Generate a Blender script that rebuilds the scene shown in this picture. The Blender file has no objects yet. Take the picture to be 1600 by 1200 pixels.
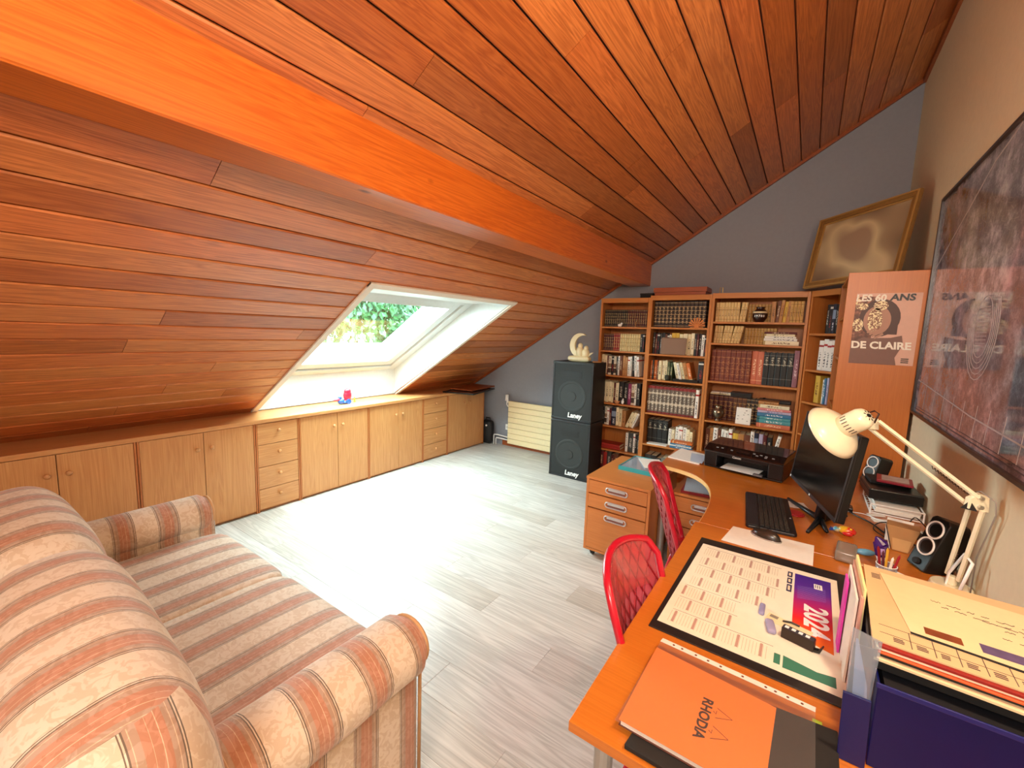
import bpy, math, random
from mathutils import Vector, Matrix, Euler
random.seed(7)
PI = math.pi
SC = bpy.context.scene
COL = SC.collection

# ---------------------------------------------------------------- camera, world, light, exposure
cam_d = bpy.data.cameras.new('camera'); cam = bpy.data.objects.new('camera', cam_d); COL.objects.link(cam)
RC = ((0.82039844, 0.57082099, 0.0333135), (0.09678071, -0.08120262, -0.99198772), (-0.56354227, 0.81704928, -0.12186296))
right = Vector(RC[0]); up = -Vector(RC[1]); back = -Vector(RC[2])
m3 = Matrix((right, up, back)).transposed()
cam.matrix_world = Matrix.Translation((0, 0, 1.6)) @ m3.to_4x4()
cam_d.sensor_width = 36.0; cam_d.sensor_fit = 'HORIZONTAL'; cam_d.lens = 664.3 / 1600 * 36.0
cam_d.clip_start = 0.02; cam_d.clip_end = 200
SC.camera = cam
SC.view_settings.view_transform = 'Standard'; SC.view_settings.look = 'None'
SC.view_settings.gamma = 1.0; SC.view_settings.use_curve_mapping = False
SC.view_settings.exposure = 0.3

W = bpy.data.worlds.new('sky'); SC.world = W; W.use_nodes = True
bgn = W.node_tree.nodes['Background']; bgn.inputs[0].default_value = (0.80, 0.92, 1.0, 1); bgn.inputs[1].default_value = 31.0

def light(kind, name, loc, energy, color, size=0.1, rot=None, size_y=None):
    d = bpy.data.lights.new(name, kind); d.energy = energy; d.color = color
    if kind == 'AREA':
        d.size = size
        if size_y: d.shape = 'RECTANGLE'; d.size_y = size_y
    elif kind != 'SUN': d.shadow_soft_size = size
    o = bpy.data.objects.new(name, d); COL.objects.link(o); o.location = loc
    if rot: o.rotation_euler = rot
    return o
TH = math.atan(0.627); CT = math.cos(TH); ST = math.sin(TH)
# sky portal in the skylight (guides sampling only, gives no light of its own)
pt = light('AREA', 'sky_portal', (-3.6, 2.59, 1.75), 1.0, (1, 1, 1), 1.5, None, 1.7)
pt.data.cycles.is_portal = True
pt.rotation_euler = Vector((ST, 0, -CT)).to_track_quat('-Z', 'Y').to_euler()
LAMP = light('POINT', 'wall_lamp_light', (0.40, 0.95, 2.15), 44.0, (1.0, 0.74, 0.50), 0.05)
FILL = light('AREA', 'fill_light', (0.05, -1.1, 2.35), 46.0, (1.0, 0.92, 0.84), 0.8, (math.radians(62), 0, math.radians(16)), 0.5)  # unseen fill light added behind the camera to lift the sofa and cabinets

# ---------------------------------------------------------------- helpers
def lin(h, f=1.0):
    h = h.lstrip('#'); out = []
    for i in (0, 2, 4):
        c = int(h[i:i+2], 16) / 255
        c = c / 12.92 if c <= 0.04045 else ((c + 0.055) / 1.055) ** 2.4
        out.append(c * f)
    return (*out, 1)

MATS = {}
def newmat(name):
    m = bpy.data.materials.new(name); m.use_nodes = True; nt = m.node_tree
    b = nt.nodes['Principled BSDF']
    return m, nt, b
def nd(nt, t, **kw):
    n = nt.nodes.new(t)
    for k, v in kw.items(): setattr(n, k, v)
    return n
def plain(name, col, rough=0.5, metal=0.0, coat=0.0, bump=0.0, bscale=200, spec=0.5, var=0.06):
    if name in MATS: return MATS[name]
    m, nt, b = newmat(name)
    c = lin(col) if isinstance(col, str) else col
    tc = nd(nt, 'ShaderNodeTexCoord'); no = nd(nt, 'ShaderNodeTexNoise'); no.inputs['Scale'].default_value = 35; no.inputs['Detail'].default_value = 3
    nt.links.new(tc.outputs['Object'], no.inputs['Vector'])
    mx = nd(nt, 'ShaderNodeMix', data_type='RGBA')
    mx.inputs[6].default_value = tuple(min(1, x * (1 - var)) for x in c[:3]) + (1,)
    mx.inputs[7].default_value = tuple(min(1, x * (1 + var)) for x in c[:3]) + (1,)
    nt.links.new(no.outputs['Fac'], mx.inputs[0]); nt.links.new(mx.outputs[2], b.inputs['Base Color'])
    b.inputs['Roughness'].default_value = rough; b.inputs['Metallic'].default_value = metal
    b.inputs['Coat Weight'].default_value = coat; b.inputs['Specular IOR Level'].default_value = spec
    if bump:
        n2 = nd(nt, 'ShaderNodeTexNoise'); n2.inputs['Scale'].default_value = bscale
        nt.links.new(tc.outputs['Object'], n2.inputs['Vector'])
        bp = nd(nt, 'ShaderNodeBump'); bp.inputs['Strength'].default_value = bump; bp.inputs['Distance'].default_value = 0.002
        nt.links.new(n2.outputs['Fac'], bp.inputs['Height']); nt.links.new(bp.outputs['Normal'], b.inputs['Normal'])
    MATS[name] = m; return m
def ramp(nt, stops, const=False):
    r = nd(nt, 'ShaderNodeValToRGB'); cr = r.color_ramp
    if const: cr.interpolation = 'CONSTANT'
    while len(cr.elements) < len(stops): cr.elements.new(0.5)
    for e, (p, c) in zip(cr.elements, sorted(stops, key=lambda s: s[0])):
        e.position = p; e.color = c
    return r
def wood(name, cols, axis='Z', rough=0.4, grain=1.0, vary=0.0, rand=None, coat=0.0, knots=False, streak=(0.75, 1.1), scale=1.0, bump=0.15):
    """cols: (dark, light); rand: ramp of tint colours picked per object"""
    if name in MATS: return MATS[name]
    m, nt, b = newmat(name)
    tc = nd(nt, 'ShaderNodeTexCoord'); oi = nd(nt, 'ShaderNodeObjectInfo')
    add = nd(nt, 'ShaderNodeVectorMath', operation='MULTIPLY_ADD')
    comb = nd(nt, 'ShaderNodeCombineXYZ')
    for i in range(3): nt.links.new(oi.outputs['Random'], comb.inputs[i])
    nt.links.new(comb.outputs[0], add.inputs[0]); add.inputs[1].default_value = (37, 53, 71)
    nt.links.new(tc.outputs['Object'], add.inputs[2])
    mp = nd(nt, 'ShaderNodeMapping')
    s = [18 * scale, 18 * scale, 18 * scale]; s['XYZ'.index(axis)] = 0.9 * scale
    mp.inputs['Scale'].default_value = s
    nt.links.new(add.outputs[0], mp.inputs['Vector'])
    n1 = nd(nt, 'ShaderNodeTexNoise'); n1.inputs['Scale'].default_value = 1.0; n1.inputs['Detail'].default_value = 5; n1.inputs['Distortion'].default_value = 0.6
    nt.links.new(mp.outputs[0], n1.inputs['Vector'])
    mp2 = nd(nt, 'ShaderNodeMapping'); s2 = [160 * scale] * 3; s2['XYZ'.index(axis)] = 3 * scale
    mp2.inputs['Scale'].default_value = s2; nt.links.new(add.outputs[0], mp2.inputs['Vector'])
    n2 = nd(nt, 'ShaderNodeTexNoise'); n2.inputs['Detail'].default_value = 2; n2.inputs['Scale'].default_value = 1.0
    nt.links.new(mp2.outputs[0], n2.inputs['Vector'])
    # cathedral figure: bands bent by low noise
    mth = nd(nt, 'ShaderNodeMath', operation='MULTIPLY_ADD'); mth.inputs[1].default_value = 9.0; mth.inputs[2].default_value = 0
    nt.links.new(n1.outputs['Fac'], mth.inputs[0])
    fr = nd(nt, 'ShaderNodeMath', operation='PINGPONG'); fr.inputs[1].default_value = 0.5; nt.links.new(mth.outputs[0], fr.inputs[0])
    mixf = nd(nt, 'ShaderNodeMath', operation='MULTIPLY_ADD'); nt.links.new(fr.outputs[0], mixf.inputs[0]); mixf.inputs[1].default_value = 0.9 * grain
    sc = nd(nt, 'ShaderNodeMath', operation='MULTIPLY'); sc.inputs[1].default_value = 0.55; nt.links.new(n2.outputs['Fac'], sc.inputs[0])
    nt.links.new(sc.outputs[0], mixf.inputs[2])
    r = ramp(nt, [(0.1, lin(cols[0])), (0.75, lin(cols[1]))]); nt.links.new(mixf.outputs[0], r.inputs[0])
    out = r.outputs[0]
    if rand:
        rr = ramp(nt, [(i / len(rand), lin(c)) for i, c in enumerate(rand)], True)
        nt.links.new(oi.outputs['Random'], rr.inputs[0])
        mx = nd(nt, 'ShaderNodeMix', data_type='RGBA', blend_type='MULTIPLY'); mx.inputs[0].default_value = 1
        nt.links.new(out, mx.inputs[6]); nt.links.new(rr.outputs[0], mx.inputs[7]); out = mx.outputs[2]
    if knots:
        mk = nd(nt, 'ShaderNodeMapping'); sk = [5, 5, 5]; sk['XYZ'.index(axis)] = 2.6; mk.inputs['Scale'].default_value = sk
        nt.links.new(add.outputs[0], mk.inputs['Vector'])
        vo = nd(nt, 'ShaderNodeTexVoronoi'); vo.inputs['Scale'].default_value = 1.0; nt.links.new(mk.outputs[0], vo.inputs['Vector'])
        kr = ramp(nt, [(0.0, lin('5a2008')), (0.06, lin('7a3010')), (0.11, (1, 1, 1, 1))]); nt.links.new(vo.outputs['Distance'], kr.inputs[0])
        mx = nd(nt, 'ShaderNodeMix', data_type='RGBA', blend_type='MULTIPLY'); mx.inputs[0].default_value = 0.9
        nt.links.new(out, mx.inputs[6]); nt.links.new(kr.outputs[0], mx.inputs[7]); out = mx.outputs[2]
    nt.links.new(out, b.inputs['Base Color'])
    b.inputs['Roughness'].default_value = rough; b.inputs['Coat Weight'].default_value = coat; b.inputs['Coat Roughness'].default_value = 0.15
    bp = nd(nt, 'ShaderNodeBump'); bp.inputs['Strength'].default_value = bump; bp.inputs['Distance'].default_value = 0.001
    nt.links.new(n2.outputs['Fac'], bp.inputs['Height']); nt.links.new(bp.outputs['Normal'], b.inputs['Normal'])
    MATS[name] = m; return m
def glassy(name, col, alpha, rough=0.05, ior=1.45):
    if name in MATS: return MATS[name]
    m, nt, b = newmat(name); nt.nodes.remove(b)
    tr = nd(nt, 'ShaderNodeBsdfTransparent'); tr.inputs[0].default_value = lin(col)
    gl = nd(nt, 'ShaderNodeBsdfGlossy'); gl.inputs['Roughness'].default_value = rough; gl.inputs[0].default_value = (1, 1, 1, 1)
    df = nd(nt, 'ShaderNodeBsdfDiffuse'); df.inputs[0].default_value = lin(col)
    lw = nd(nt, 'ShaderNodeLayerWeight'); pw_ = nd(nt, 'ShaderNodeMath', operation='POWER'); nt.links.new(lw.outputs['Facing'], pw_.inputs[0]); pw_.inputs[1].default_value = 4.0
    fr = nd(nt, 'ShaderNodeMath', operation='MULTIPLY_ADD'); nt.links.new(pw_.outputs[0], fr.inputs[0]); fr.inputs[1].default_value = .6; fr.inputs[2].default_value = .05
    m1 = nd(nt, 'ShaderNodeMixShader'); m1.inputs[0].default_value = alpha
    nt.links.new(tr.outputs[0], m1.inputs[1]); nt.links.new(df.outputs[0], m1.inputs[2])
    m2 = nd(nt, 'ShaderNodeMixShader'); nt.links.new(fr.outputs[0], m2.inputs[0])
    nt.links.new(m1.outputs[0], m2.inputs[1]); nt.links.new(gl.outputs[0], m2.inputs[2])
    nt.links.new(m2.outputs[0], nt.nodes['Material Output'].inputs[0])
    MATS[name] = m; return m

class G:
    def __init__(s): s.v = []; s.f = []; s.m = []; s.cm = 0
    def mat(s, i): s.cm = i; return s
    def add(s, vs, fs, M=None):
        o = len(s.v)
        for p in vs:
            p = Vector(p); s.v.append(tuple(M @ p) if M else tuple(p))
        for f in fs: s.f.append(tuple(i + o for i in f)); s.m.append(s.cm)
        return s
    def box(s, x0, x1, y0, y1, z0, z1, M=None):
        vs = [(x, y, z) for x in (x0, x1) for y in (y0, y1) for z in (z0, z1)]
        return s.add(vs, [(0, 1, 3, 2), (4, 6, 7, 5), (0, 4, 5, 1), (2, 3, 7, 6), (0, 2, 6, 4), (1, 5, 7, 3)], M)
    def prism(s, poly, a, b, axis='Z', M=None):
        n = len(poly)
        def P(p, h):
            return {'Z': (p[0], p[1], h), 'Y': (p[0], h, p[1]), 'X': (h, p[0], p[1])}[axis]
        vs = [P(p, a) for p in poly] + [P(p, b) for p in poly]
        area = sum(poly[i][0] * poly[(i+1) % n][1] - poly[(i+1) % n][0] * poly[i][1] for i in range(n))
        fs = [tuple(range(n))[::-1], tuple(range(n, 2*n))] + [(i, (i+1) % n, n + (i+1) % n, n + i) for i in range(n)]
        if (area < 0) != (axis == 'Y'): fs = [f[::-1] for f in fs]
        return s.add(vs, fs, M)
    def cyl(s, p0, p1, r0, r1=None, n=12, cap=True):
        r1 = r0 if r1 is None else r1
        p0 = Vector(p0); p1 = Vector(p1); d = (p1 - p0).normalized()
        a = d.orthogonal().normalized(); b = d.cross(a)
        vs = []
        for p, r in ((p0, r0), (p1, r1)):
            for i in range(n):
                t = 2 * PI * i / n; vs.append(p + (a * math.cos(t) + b * math.sin(t)) * r)
        fs = [(i, (i+1) % n, n + (i+1) % n, n + i) for i in range(n)]
        if cap: fs += [tuple(range(n))[::-1], tuple(range(n, 2*n))]
        return s.add(vs, fs)
    def tube(s, pts, r, n=8, closed=False):
        pts = [Vector(p) for p in pts]; N = len(pts); vs = []; fs = []; a = None
        for i, p in enumerate(pts):
            if closed: d = (pts[(i+1) % N] - pts[i-1])
            else: d = pts[min(i+1, N-1)] - pts[max(i-1, 0)]
            d.normalize()
            if a is None: a = d.orthogonal().normalized()
            else: a = (a - d * a.dot(d)).normalized()
            b = d.cross(a); rr = r[i] if isinstance(r, (list, tuple)) else r
            for k in range(n):
                t = 2 * PI * k / n; vs.append(p + (a * math.cos(t) + b * math.sin(t)) * rr)
        for i in range(N if closed else N - 1):
            j = (i + 1) % N
            for k in range(n): fs.append((i*n + k, i*n + (k+1) % n, j*n + (k+1) % n, j*n + k))
        if not closed: fs += [tuple(range(n))[::-1], tuple(range((N-1)*n, N*n))]
        return s.add(vs, fs)
    def lathe(s, prof, c=(0, 0, 0), n=24, M=None):
        vs = []; fs = []; k = len(prof); T = Matrix.Translation(c)
        if M: T = M
        for i in range(n):
            t = 2 * PI * i / n
            for r, z in prof: vs.append((max(r, 1e-5) * math.cos(t), max(r, 1e-5) * math.sin(t), z))
        for i in range(n):
            j = (i + 1) % n
            for q in range(k - 1): fs.append((i*k + q, j*k + q, j*k + q + 1, i*k + q + 1))
        return s.add(vs, fs, T)
    def sphere(s, c, r, n=10, M=None):
        r = (r, r, r) if not isinstance(r, (tuple, list)) else r
        prof = [(math.sin(PI * i / n), -math.cos(PI * i / n)) for i in range(n + 1)]
        T = Matrix.Translation(c) @ (M or Matrix()) @ Matrix.Diagonal((*r, 1))
        return s.lathe(prof, n=n + 4, M=T)
    def grid(s, f, nu, nv, flip=False):
        vs = [f(i / nu, j / nv) for i in range(nu + 1) for j in range(nv + 1)]
        fs = [(i*(nv+1)+j, (i+1)*(nv+1)+j, (i+1)*(nv+1)+j+1, i*(nv+1)+j+1) for i in range(nu) for j in range(nv)]
        if flip: fs = [q[::-1] for q in fs]
        return s.add(vs, fs)
    def cushion(s, c, half, r, bulge=(0, 0, 0), n=14, M=None, side=None):
        hx, hy, hz = half; T = Matrix.Translation(c) @ (M or Matrix())
        r = min(r, hx, hy, hz)
        def sp(t):  # denser near the ends
            return math.sin(t * PI / 2) if True else t
        for ax in range(3):
            for sg in (-1, 1):
                def f(u, v):
                    p = [0, 0, 0]; p[ax] = sg; p[(ax+1) % 3] = sp(2*u-1); p[(ax+2) % 3] = sp(2*v-1)
                    q = [0]*3; d = [0]*3
                    for i, h in enumerate((hx, hy, hz)):
                        w = p[i] * h; q[i] = max(-(h-r), min(h-r, w)); d[i] = w - q[i]
                    L = math.sqrt(sum(x*x for x in d)) or 1
                    o = [q[i] + d[i] / L * r for i in range(3)]
                    for i in range(3):
                        a, b2 = (i+1) % 3, (i+2) % 3
                        k = (1 - p[a]**2) * (1 - p[b2]**2)
                        o[i] += (1 if p[i] > 0 else -1) * bulge[i] * k * abs(p[i])
                    return T @ Vector(o)
                cm = s.cm
                if side is not None and ax == 0: s.cm = side
                s.grid(f, n, n, flip=(sg < 0)); s.cm = cm
        return s
    def pillow(s, c, half, n=3.0, m=7.0, k=20, M=None, side=None):
        T = Matrix.Translation(c) @ (M or Matrix())
        def sp(t): return math.tan(t * PI / 4)
        for ax in range(3):
            for sg in (-1, 1):
                def f(u, v):
                    p = [0, 0, 0]; p[ax] = sg; p[(ax+1) % 3] = sp(2*u-1); p[(ax+2) % 3] = sp(2*v-1)
                    q = (abs(p[1])**n + abs(p[2])**n) ** (1 / n); L = (abs(p[0])**m + q**m) ** (1 / m)
                    return T @ Vector((p[0] / L * half[0], p[1] / L * half[1], p[2] / L * half[2]))
                cm = s.cm
                if side is not None and ax == 0: s.cm = side
                s.grid(f, k, k, flip=(sg < 0)); s.cm = cm
        return s
def mesh_of(name, g, mats, smooth=False):
    me = bpy.data.meshes.new(name); me.from_pydata(g.v, [], g.f)
    for m in (mats if isinstance(mats, (list, tuple)) else [mats]): me.materials.append(m)
    me.polygons.foreach_set('material_index', g.m)
    if smooth: me.polygons.foreach_set('use_smooth', [True] * len(g.f))
    me.update(); return me
def ob(name, g, mats, parent=None, loc=(0, 0, 0), rot=(0, 0, 0), bevel=0, smooth=False, seg=2, label=None, weld=False):
    me = g if isinstance(g, bpy.types.Mesh) else mesh_of(name, g, mats, smooth)
    o = bpy.data.objects.new(name, me); COL.objects.link(o); o.location = loc; o.rotation_euler = rot
    if parent: o.parent = parent
    if weld:
        w = o.modifiers.new('weld', 'WELD'); w.merge_threshold = 0.0004
    if bevel:
        bm = o.modifiers.new('bevel', 'BEVEL'); bm.width = bevel; bm.segments = seg; bm.limit_method = 'ANGLE'; bm.angle_limit = math.radians(40)
    if label: o['label'] = label
    return o
def tag(o, label, cat, group=None):
    o['label'] = label; o['category'] = cat
    if group: o['group'] = group
    return o
def thing(name, label, cat, loc=(0, 0, 0), rotz=0, group=None, rot=None):
    o = bpy.data.objects.new(name, None); COL.objects.link(o); o.empty_display_size = 0.05
    o.location = loc; o.rotation_euler = rot or (0, 0, rotz)
    return tag(o, label, cat, group)
def struct(name, g, mats, **k):
    o = ob(name, g, mats, **k); o['kind'] = 'structure'; return o
def bx(name, d, mats, parent=None, **k):
    return ob(name, G().box(*d), mats, parent, **k)
def text(name, s, mat, parent, M, size, depth=0.0006, bold=0.0, align='CENTER', sx=1.0, shear=0.0):
    cu = bpy.data.curves.new(name, 'FONT'); cu.body = s; cu.size = size; cu.extrude = depth; cu.offset = bold
    cu.align_x = align; cu.align_y = 'CENTER'; cu.shear = shear; cu.resolution_u = 3
    t = bpy.data.objects.new(name, cu); COL.objects.link(t)
    bpy.context.view_layer.update()
    me = bpy.data.meshes.new_from_object(t.evaluated_get(bpy.context.evaluated_depsgraph_get()))
    bpy.data.objects.remove(t)
    me.transform(M @ Matrix.Diagonal((sx, 1, 1, 1))); me.materials.clear(); me.materials.append(mat)
    o = bpy.data.objects.new(name, me); COL.objects.link(o); o.parent = parent
    return o
def frame(origin, x, y):   # matrix with local x, y axes
    x = Vector(x).normalized(); y = Vector(y); y = (y - x * y.dot(x)).normalized(); z = x.cross(y)
    m = Matrix((x, y, z)).transposed().to_4x4(); m.translation = Vector(origin); return m

# ---------------------------------------------------------------- shared materials
WHITE = plain('white_paint', 'f4f2ee', 0.4)
PAPER = plain('white_paper', 'f3efe6', 0.7)
CREAM = plain('cream_paper', 'efdcae', 0.7)
BLACK = plain('black_plastic', '141312', 0.35)
BLACKM = plain('black_matte', '191716', 0.8)
CHROME = plain('brushed_metal', 'c9c6c2', 0.3, 1.0)
CABW = wood('beech_veneer', ('bc7a44', 'dca468'), 'Z', 0.42, 0.5, coat=0.1)
CABH = wood('beech_veneer_flat', ('bc7a44', 'dca468'), 'Y', 0.42, 0.5, coat=0.1)
SHLW = wood('shelf_veneer', ('b5692c', 'cf8640'), 'Z', 0.45, 0.4)
SHLH = wood('shelf_veneer_flat', ('b5692c', 'cf8640'), 'X', 0.45, 0.4)
DESKW = wood('desk_veneer', ('b8641c', 'd27c2c'), 'X', 0.3, 0.35, coat=0.3)
DARKGAP = plain('dark_gap', '2a1208', 0.9)
CEILW = wood('cedar_board', ('a0582c', 'd68c50'), 'Y', 0.38, 0.9, rand=['fff4e8', 'e6ccb0', 'ffe4d0', 'd0beb0', 'fff0e0', 'ffe4d4', 'dcc0a8', 'fff8f0'], coat=0.15, scale=1.3)
BEAMW = wood('pine_beam', ('b85212', 'dc7626'), 'Y', 0.35, 0.8, knots=True, coat=0.15)
TRIMW = wood('trim_wood', ('8a4018', 'a85a2c'), 'X', 0.4, 0.5)
FLOORW = wood('pale_laminate', ('b0aaa2', 'd8d3cb'), 'X', 0.42, 1.0, rand=['ffffff', 'f2f0ee', 'fafafa', 'ebe8e4'], scale=0.8, bump=0.05)
# ================================================================ THE ROOM
XR = 0.56; YF = 4.82; YB = -1.3; XL = -4.16; ZRW = 2.423 + 0.627 * (XR + 1.479)
def ceilz(x): return 2.423 + 0.627 * (x + 1.479)
WGREY = plain('grey_wall_paint', '8f929b', 0.85, bump=0.15, bscale=300)
WBEIGE = plain('beige_wall_paint', 'dccbaa', 0.85, bump=0.15, bscale=300)
SUBF = plain('subfloor', '55504a', 0.9)
floor = struct('floor', G().box(XL - 0.1, XR + 0.1, YB - 0.1, YF + 0.1, -0.08, -0.011), SUBF)
# laminate boards run along X
bw = 0.193; L = 1.285; cache = {}
row = 0; y = YB
while y < YF - 0.01:
    y1 = min(y + bw, YF); x = XL - (row * 0.47 % L)
    while x < XR:
        a = max(x, XL); b = min(x + L, XR)
        if b - a > 0.03 and not (a < -3.72 and b < -3.7):
            key = (round(b - a, 3), round(y1 - y, 3))
            if key not in cache:
                w2 = key[1]; ln = key[0]; c = 0.0012
                g = G()
                g.add([(0, 0, -0.010), (ln, 0, -0.010), (ln, w2, -0.010), (0, w2, -0.010), (0, 0, -c), (ln, 0, -c), (ln, w2, -c), (0, w2, -c),
                       (c, c, 0), (ln - c, c, 0), (ln - c, w2 - c, 0), (c, w2 - c, 0)],
                      [(3, 2, 1, 0), (0, 1, 5, 4), (1, 2, 6, 5), (2, 3, 7, 6), (3, 0, 4, 7), (4, 5, 9, 8), (5, 6, 10, 9), (6, 7, 11, 10), (7, 4, 8, 11), (8, 9, 10, 11)])
                cache[key] = mesh_of('floor_board', g, FLOORW)
            ob('floor_board', cache[key], None, floor, (a, y, 0))
        x += L
    y = y1; row += 1

wr = struct('wall_right', G().box(XR, XR + 0.12, YB, YF + 0.1, 0, ZRW + 0.15), WBEIGE)
wf = struct('wall_far', G().prism([(XL, 0), (XR, 0), (XR, ZRW + 0.03), (XL, ceilz(XL) + 0.03)], YF, YF + 0.12, 'Y'), WGREY)
wb = struct('wall_back', G().prism([(XL, 0), (XR, 0), (XR, ZRW + 0.03), (XL, ceilz(XL) + 0.03)], YB - 0.12, YB, 'Y'), WBEIGE)
wl = struct('wall_left', G().box(XL - 0.12, XL, YB - 0.12, YF + 0.12, 0, ceilz(XL) + 0.02), WBEIGE)
struct('baseboard_far', G().box(-3.45, -2.35, YF - 0.014, YF, 0, 0.085), TRIMW, bevel=0.002)
struct('baseboard_right', G().box(XR - 0.014, XR, YB, YF - 0.02, 0, 0.085), TRIMW, bevel=0.002)

# ceiling in its own sloping frame: local x runs up the slope, y along the room, z outwards
X0 = -1.463; PW = 0.1253 / CT
ceil_g = G()
UB, UT = (-4.06 - X0) / CT, (-2.37 - X0) / CT      # skylight opening along the slope
WY0, WY1 = 1.80, 3.385
u0, u1 = (XL - 0.15 - X0) / CT, (XR + 0.12 - X0) / CT
for d in ((u0, u1, YB - 0.12, WY0 - 0.03), (u0, u1, WY1 + 0.03, YF + 0.12), (UT + 0.0, u1, WY0 - 0.03, WY1 + 0.03), (u0, UB - 0.02, WY0 - 0.03, WY1 + 0.03)):
    ceil_g.box(*d, 0.016, 0.05)
ceiling = struct('ceiling', ceil_g, DARKGAP, loc=(X0, 0, ceilz(X0)), rot=(0, -TH, 0))
pcache = {}
def plank(u, a, b):
    key = round(b - a, 3)
    if key not in pcache:
        w = PW - 0.0075; l = key - 0.0025; c = 0.006; t = 0.014
        g = G()
        g.add([(0, 0, t), (w, 0, t), (w, l, t), (0, l, t), (0, 0, c), (w, 0, c), (w, l, c), (0, l, c), (c, 0, 0), (w - c, 0, 0), (w - c, l, 0), (c, l, 0)],
              [(0, 1, 2, 3), (4, 5, 1, 0), (5, 6, 2, 1), (6, 7, 3, 2), (7, 4, 0, 3), (8, 9, 5, 4), (9, 10, 6, 5), (10, 11, 7, 6), (11, 8, 4, 7), (11, 10, 9, 8)])
        pcache[key] = mesh_of('plank', g, CEILW)
    ob('plank', pcache[key], None, ceiling, (u + 0.003, a, 0))
rs = random.Random(3)
joints = {-4: [0.74, 2.25], -5: [3.2], -6: [1.62], -7: [3.6], -8: [1.9], -9: [3.35], 0: [2.9], 1: [1.2, 4.1], 2: [3.1]}
for k in range(-22, 17):
    u = k * PW
    js = joints.get(k, [round(rs.uniform(0.2, 1.2), 1), round(rs.uniform(2.6, 4.2), 1)] if k % 2 else [round(rs.uniform(1.4, 2.6), 1)])
    cuts = [YB] + js + [YF]
    for a, b in zip(cuts[:-1], cuts[1:]):
        xc = X0 + (k + 0.5) * PW * CT
        if -4.05 < xc < -2.38:
            for a2, b2 in ((a, min(b, WY0 - 0.01)), (max(a, WY1 + 0.01), b)):
                if b2 - a2 > 0.02: plank(u, a2, b2)
        elif -2.38 <= xc < -2.30:
            plank(u, a, b)
        else: plank(u, a, b)
# purlin beam
g = G().prism([(-1.72, 2.152), (-1.512, 2.152), (-1.505, 2.158), (-1.505, 2.50), (-1.725, 2.36), (-1.725, 2.158)], YB, YF, 'Y')
beam = struct('trim_1', g, BEAMW); beam['label'] = 'orange pine purlin beam with knots running under the sloping ceiling'
# edge trims where the boards meet far and right walls
g = G().box(u0 + 0.05, u1 - 0.16, -0.028, 0.0, -0.024, 0.0)
t2 = struct('trim_2', g, TRIMW, loc=(X0, YF, ceilz(X0)), rot=(0, -TH, 0))
g = G().box(XR - 0.02, XR, YB, YF - 0.03, ZRW - 0.045, ZRW - 0.012)
struct('trim_3', g, TRIMW)

# ---------------------------------------------------------------- skylight
WINW = plain('window_white', 'd2d6d4', .45)
WG = G().box(XL, -4.10, WY0 - 0.02, WY1 + 0.02, 0.80, 0.812)
win = struct('window_1', G().box(-4.075, -4.055, WY0 - 0.02, WY1 + 0.02, 0.815, 1.14), WINW)
g = G(); g.box(-2.93, -2.375, WY0 - 0.02, WY1 + 0.02, 1.868, 1.888); ob('upper_lining', g, WINW, win)
poly = [(-4.075, 0.815), (-2.375, 1.868), (-2.93, 1.868), (-4.075, 1.14)]
ob('side_lining', G().prism(poly, WY1, WY1 + 0.02, 'Y'), WINW, win)
ob('side_lining', G().prism(poly, WY0 - 0.02, WY0, 'Y'), WINW, win)
TRIMP = plain('pale_trim', 'e9dccb', 0.5)
def slope_obj(name, boxes, mat, parent, off=0.0, **k):
    g = G()
    for b in boxes: g.box(*b)
    return ob(name, g, mat, parent, (X0, 0, ceilz(X0) ), (0, -TH, 0), **k)
slope_obj('trim_board', [(UB + 0.02, UT + 0.045, WY1 - 0.005, WY1 + 0.04, -0.014, 0.0)], TRIMP, win, bevel=0.002)
slope_obj('trim_board', [(UB + 0.02, UT + 0.045, WY0 - 0.045, WY0 + 0.005, -0.014, 0.0)], TRIMP, win, bevel=0.002)
slope_obj('trim_board', [(UT - 0.005, UT + 0.045, WY0 - 0.045, WY1 + 0.04, -0.016, 0.0)], TRIMP, win, bevel=0.002)
# frame and sash lie 0.26 m further out
N0 = 0.262
uf0, uf1 = (-4.075 + ST * 0.262 - X0) / CT - 0.0, (-2.93 + ST * 0.262 - X0) / CT + 0.0
# points on the outer plane: u measured along slope for X = X0 + u*CT - w*ST
def uat(x, w): return (x - X0 + w * ST) / CT
uf0, uf1 = uat(-4.075, N0), uat(-2.93, N0) + 0.15
def ring(u0_, u1_, y0_, y1_, w, z0, z1):
    return [(u0_, u1_, y0_, y0_ + w, z0, z1), (u0_, u1_, y1_ - w, y1_, z0, z1), (u0_, u0_ + w, y0_ + w, y1_ - w, z0, z1), (u1_ - w, u1_, y0_ + w, y1_ - w, z0, z1)]
slope_obj('window_frame', [(uf0 - .02, uf1 + .12, WY0 - .02, WY0 + .10, N0 - .005, N0 + .1), (uf0 - .02, uf1 + .12, WY1 - .10, WY1 + .02, N0 - .005, N0 + .1), (uf0 - .08, uf0 + .095, WY0 + .1, WY1 - .1, N0 - .005, N0 + .1), (uf1 - .095, uf1 + .12, WY0 + .1, WY1 - .1, N0 - .005, N0 + .1)], WINW, win, bevel=0.004)
slope_obj('sash', ring(uf0 + 0.095, uf1 - 0.095, WY0 + 0.10, WY1 - 0.10, 0.012, N0 + 0.03, N0 + 0.075), plain('gasket_grey', '8f9494', 0.6), win)
slope_obj('sash', ring(uf0 + 0.107, uf1 - 0.107, WY0 + 0.112, WY1 - 0.112, 0.10, N0 + 0.012, N0 + 0.075), WINW, win, bevel=0.006)
GLASS = glassy('window_glass', 'f6fffc', 0.0, 0.0)
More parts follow.
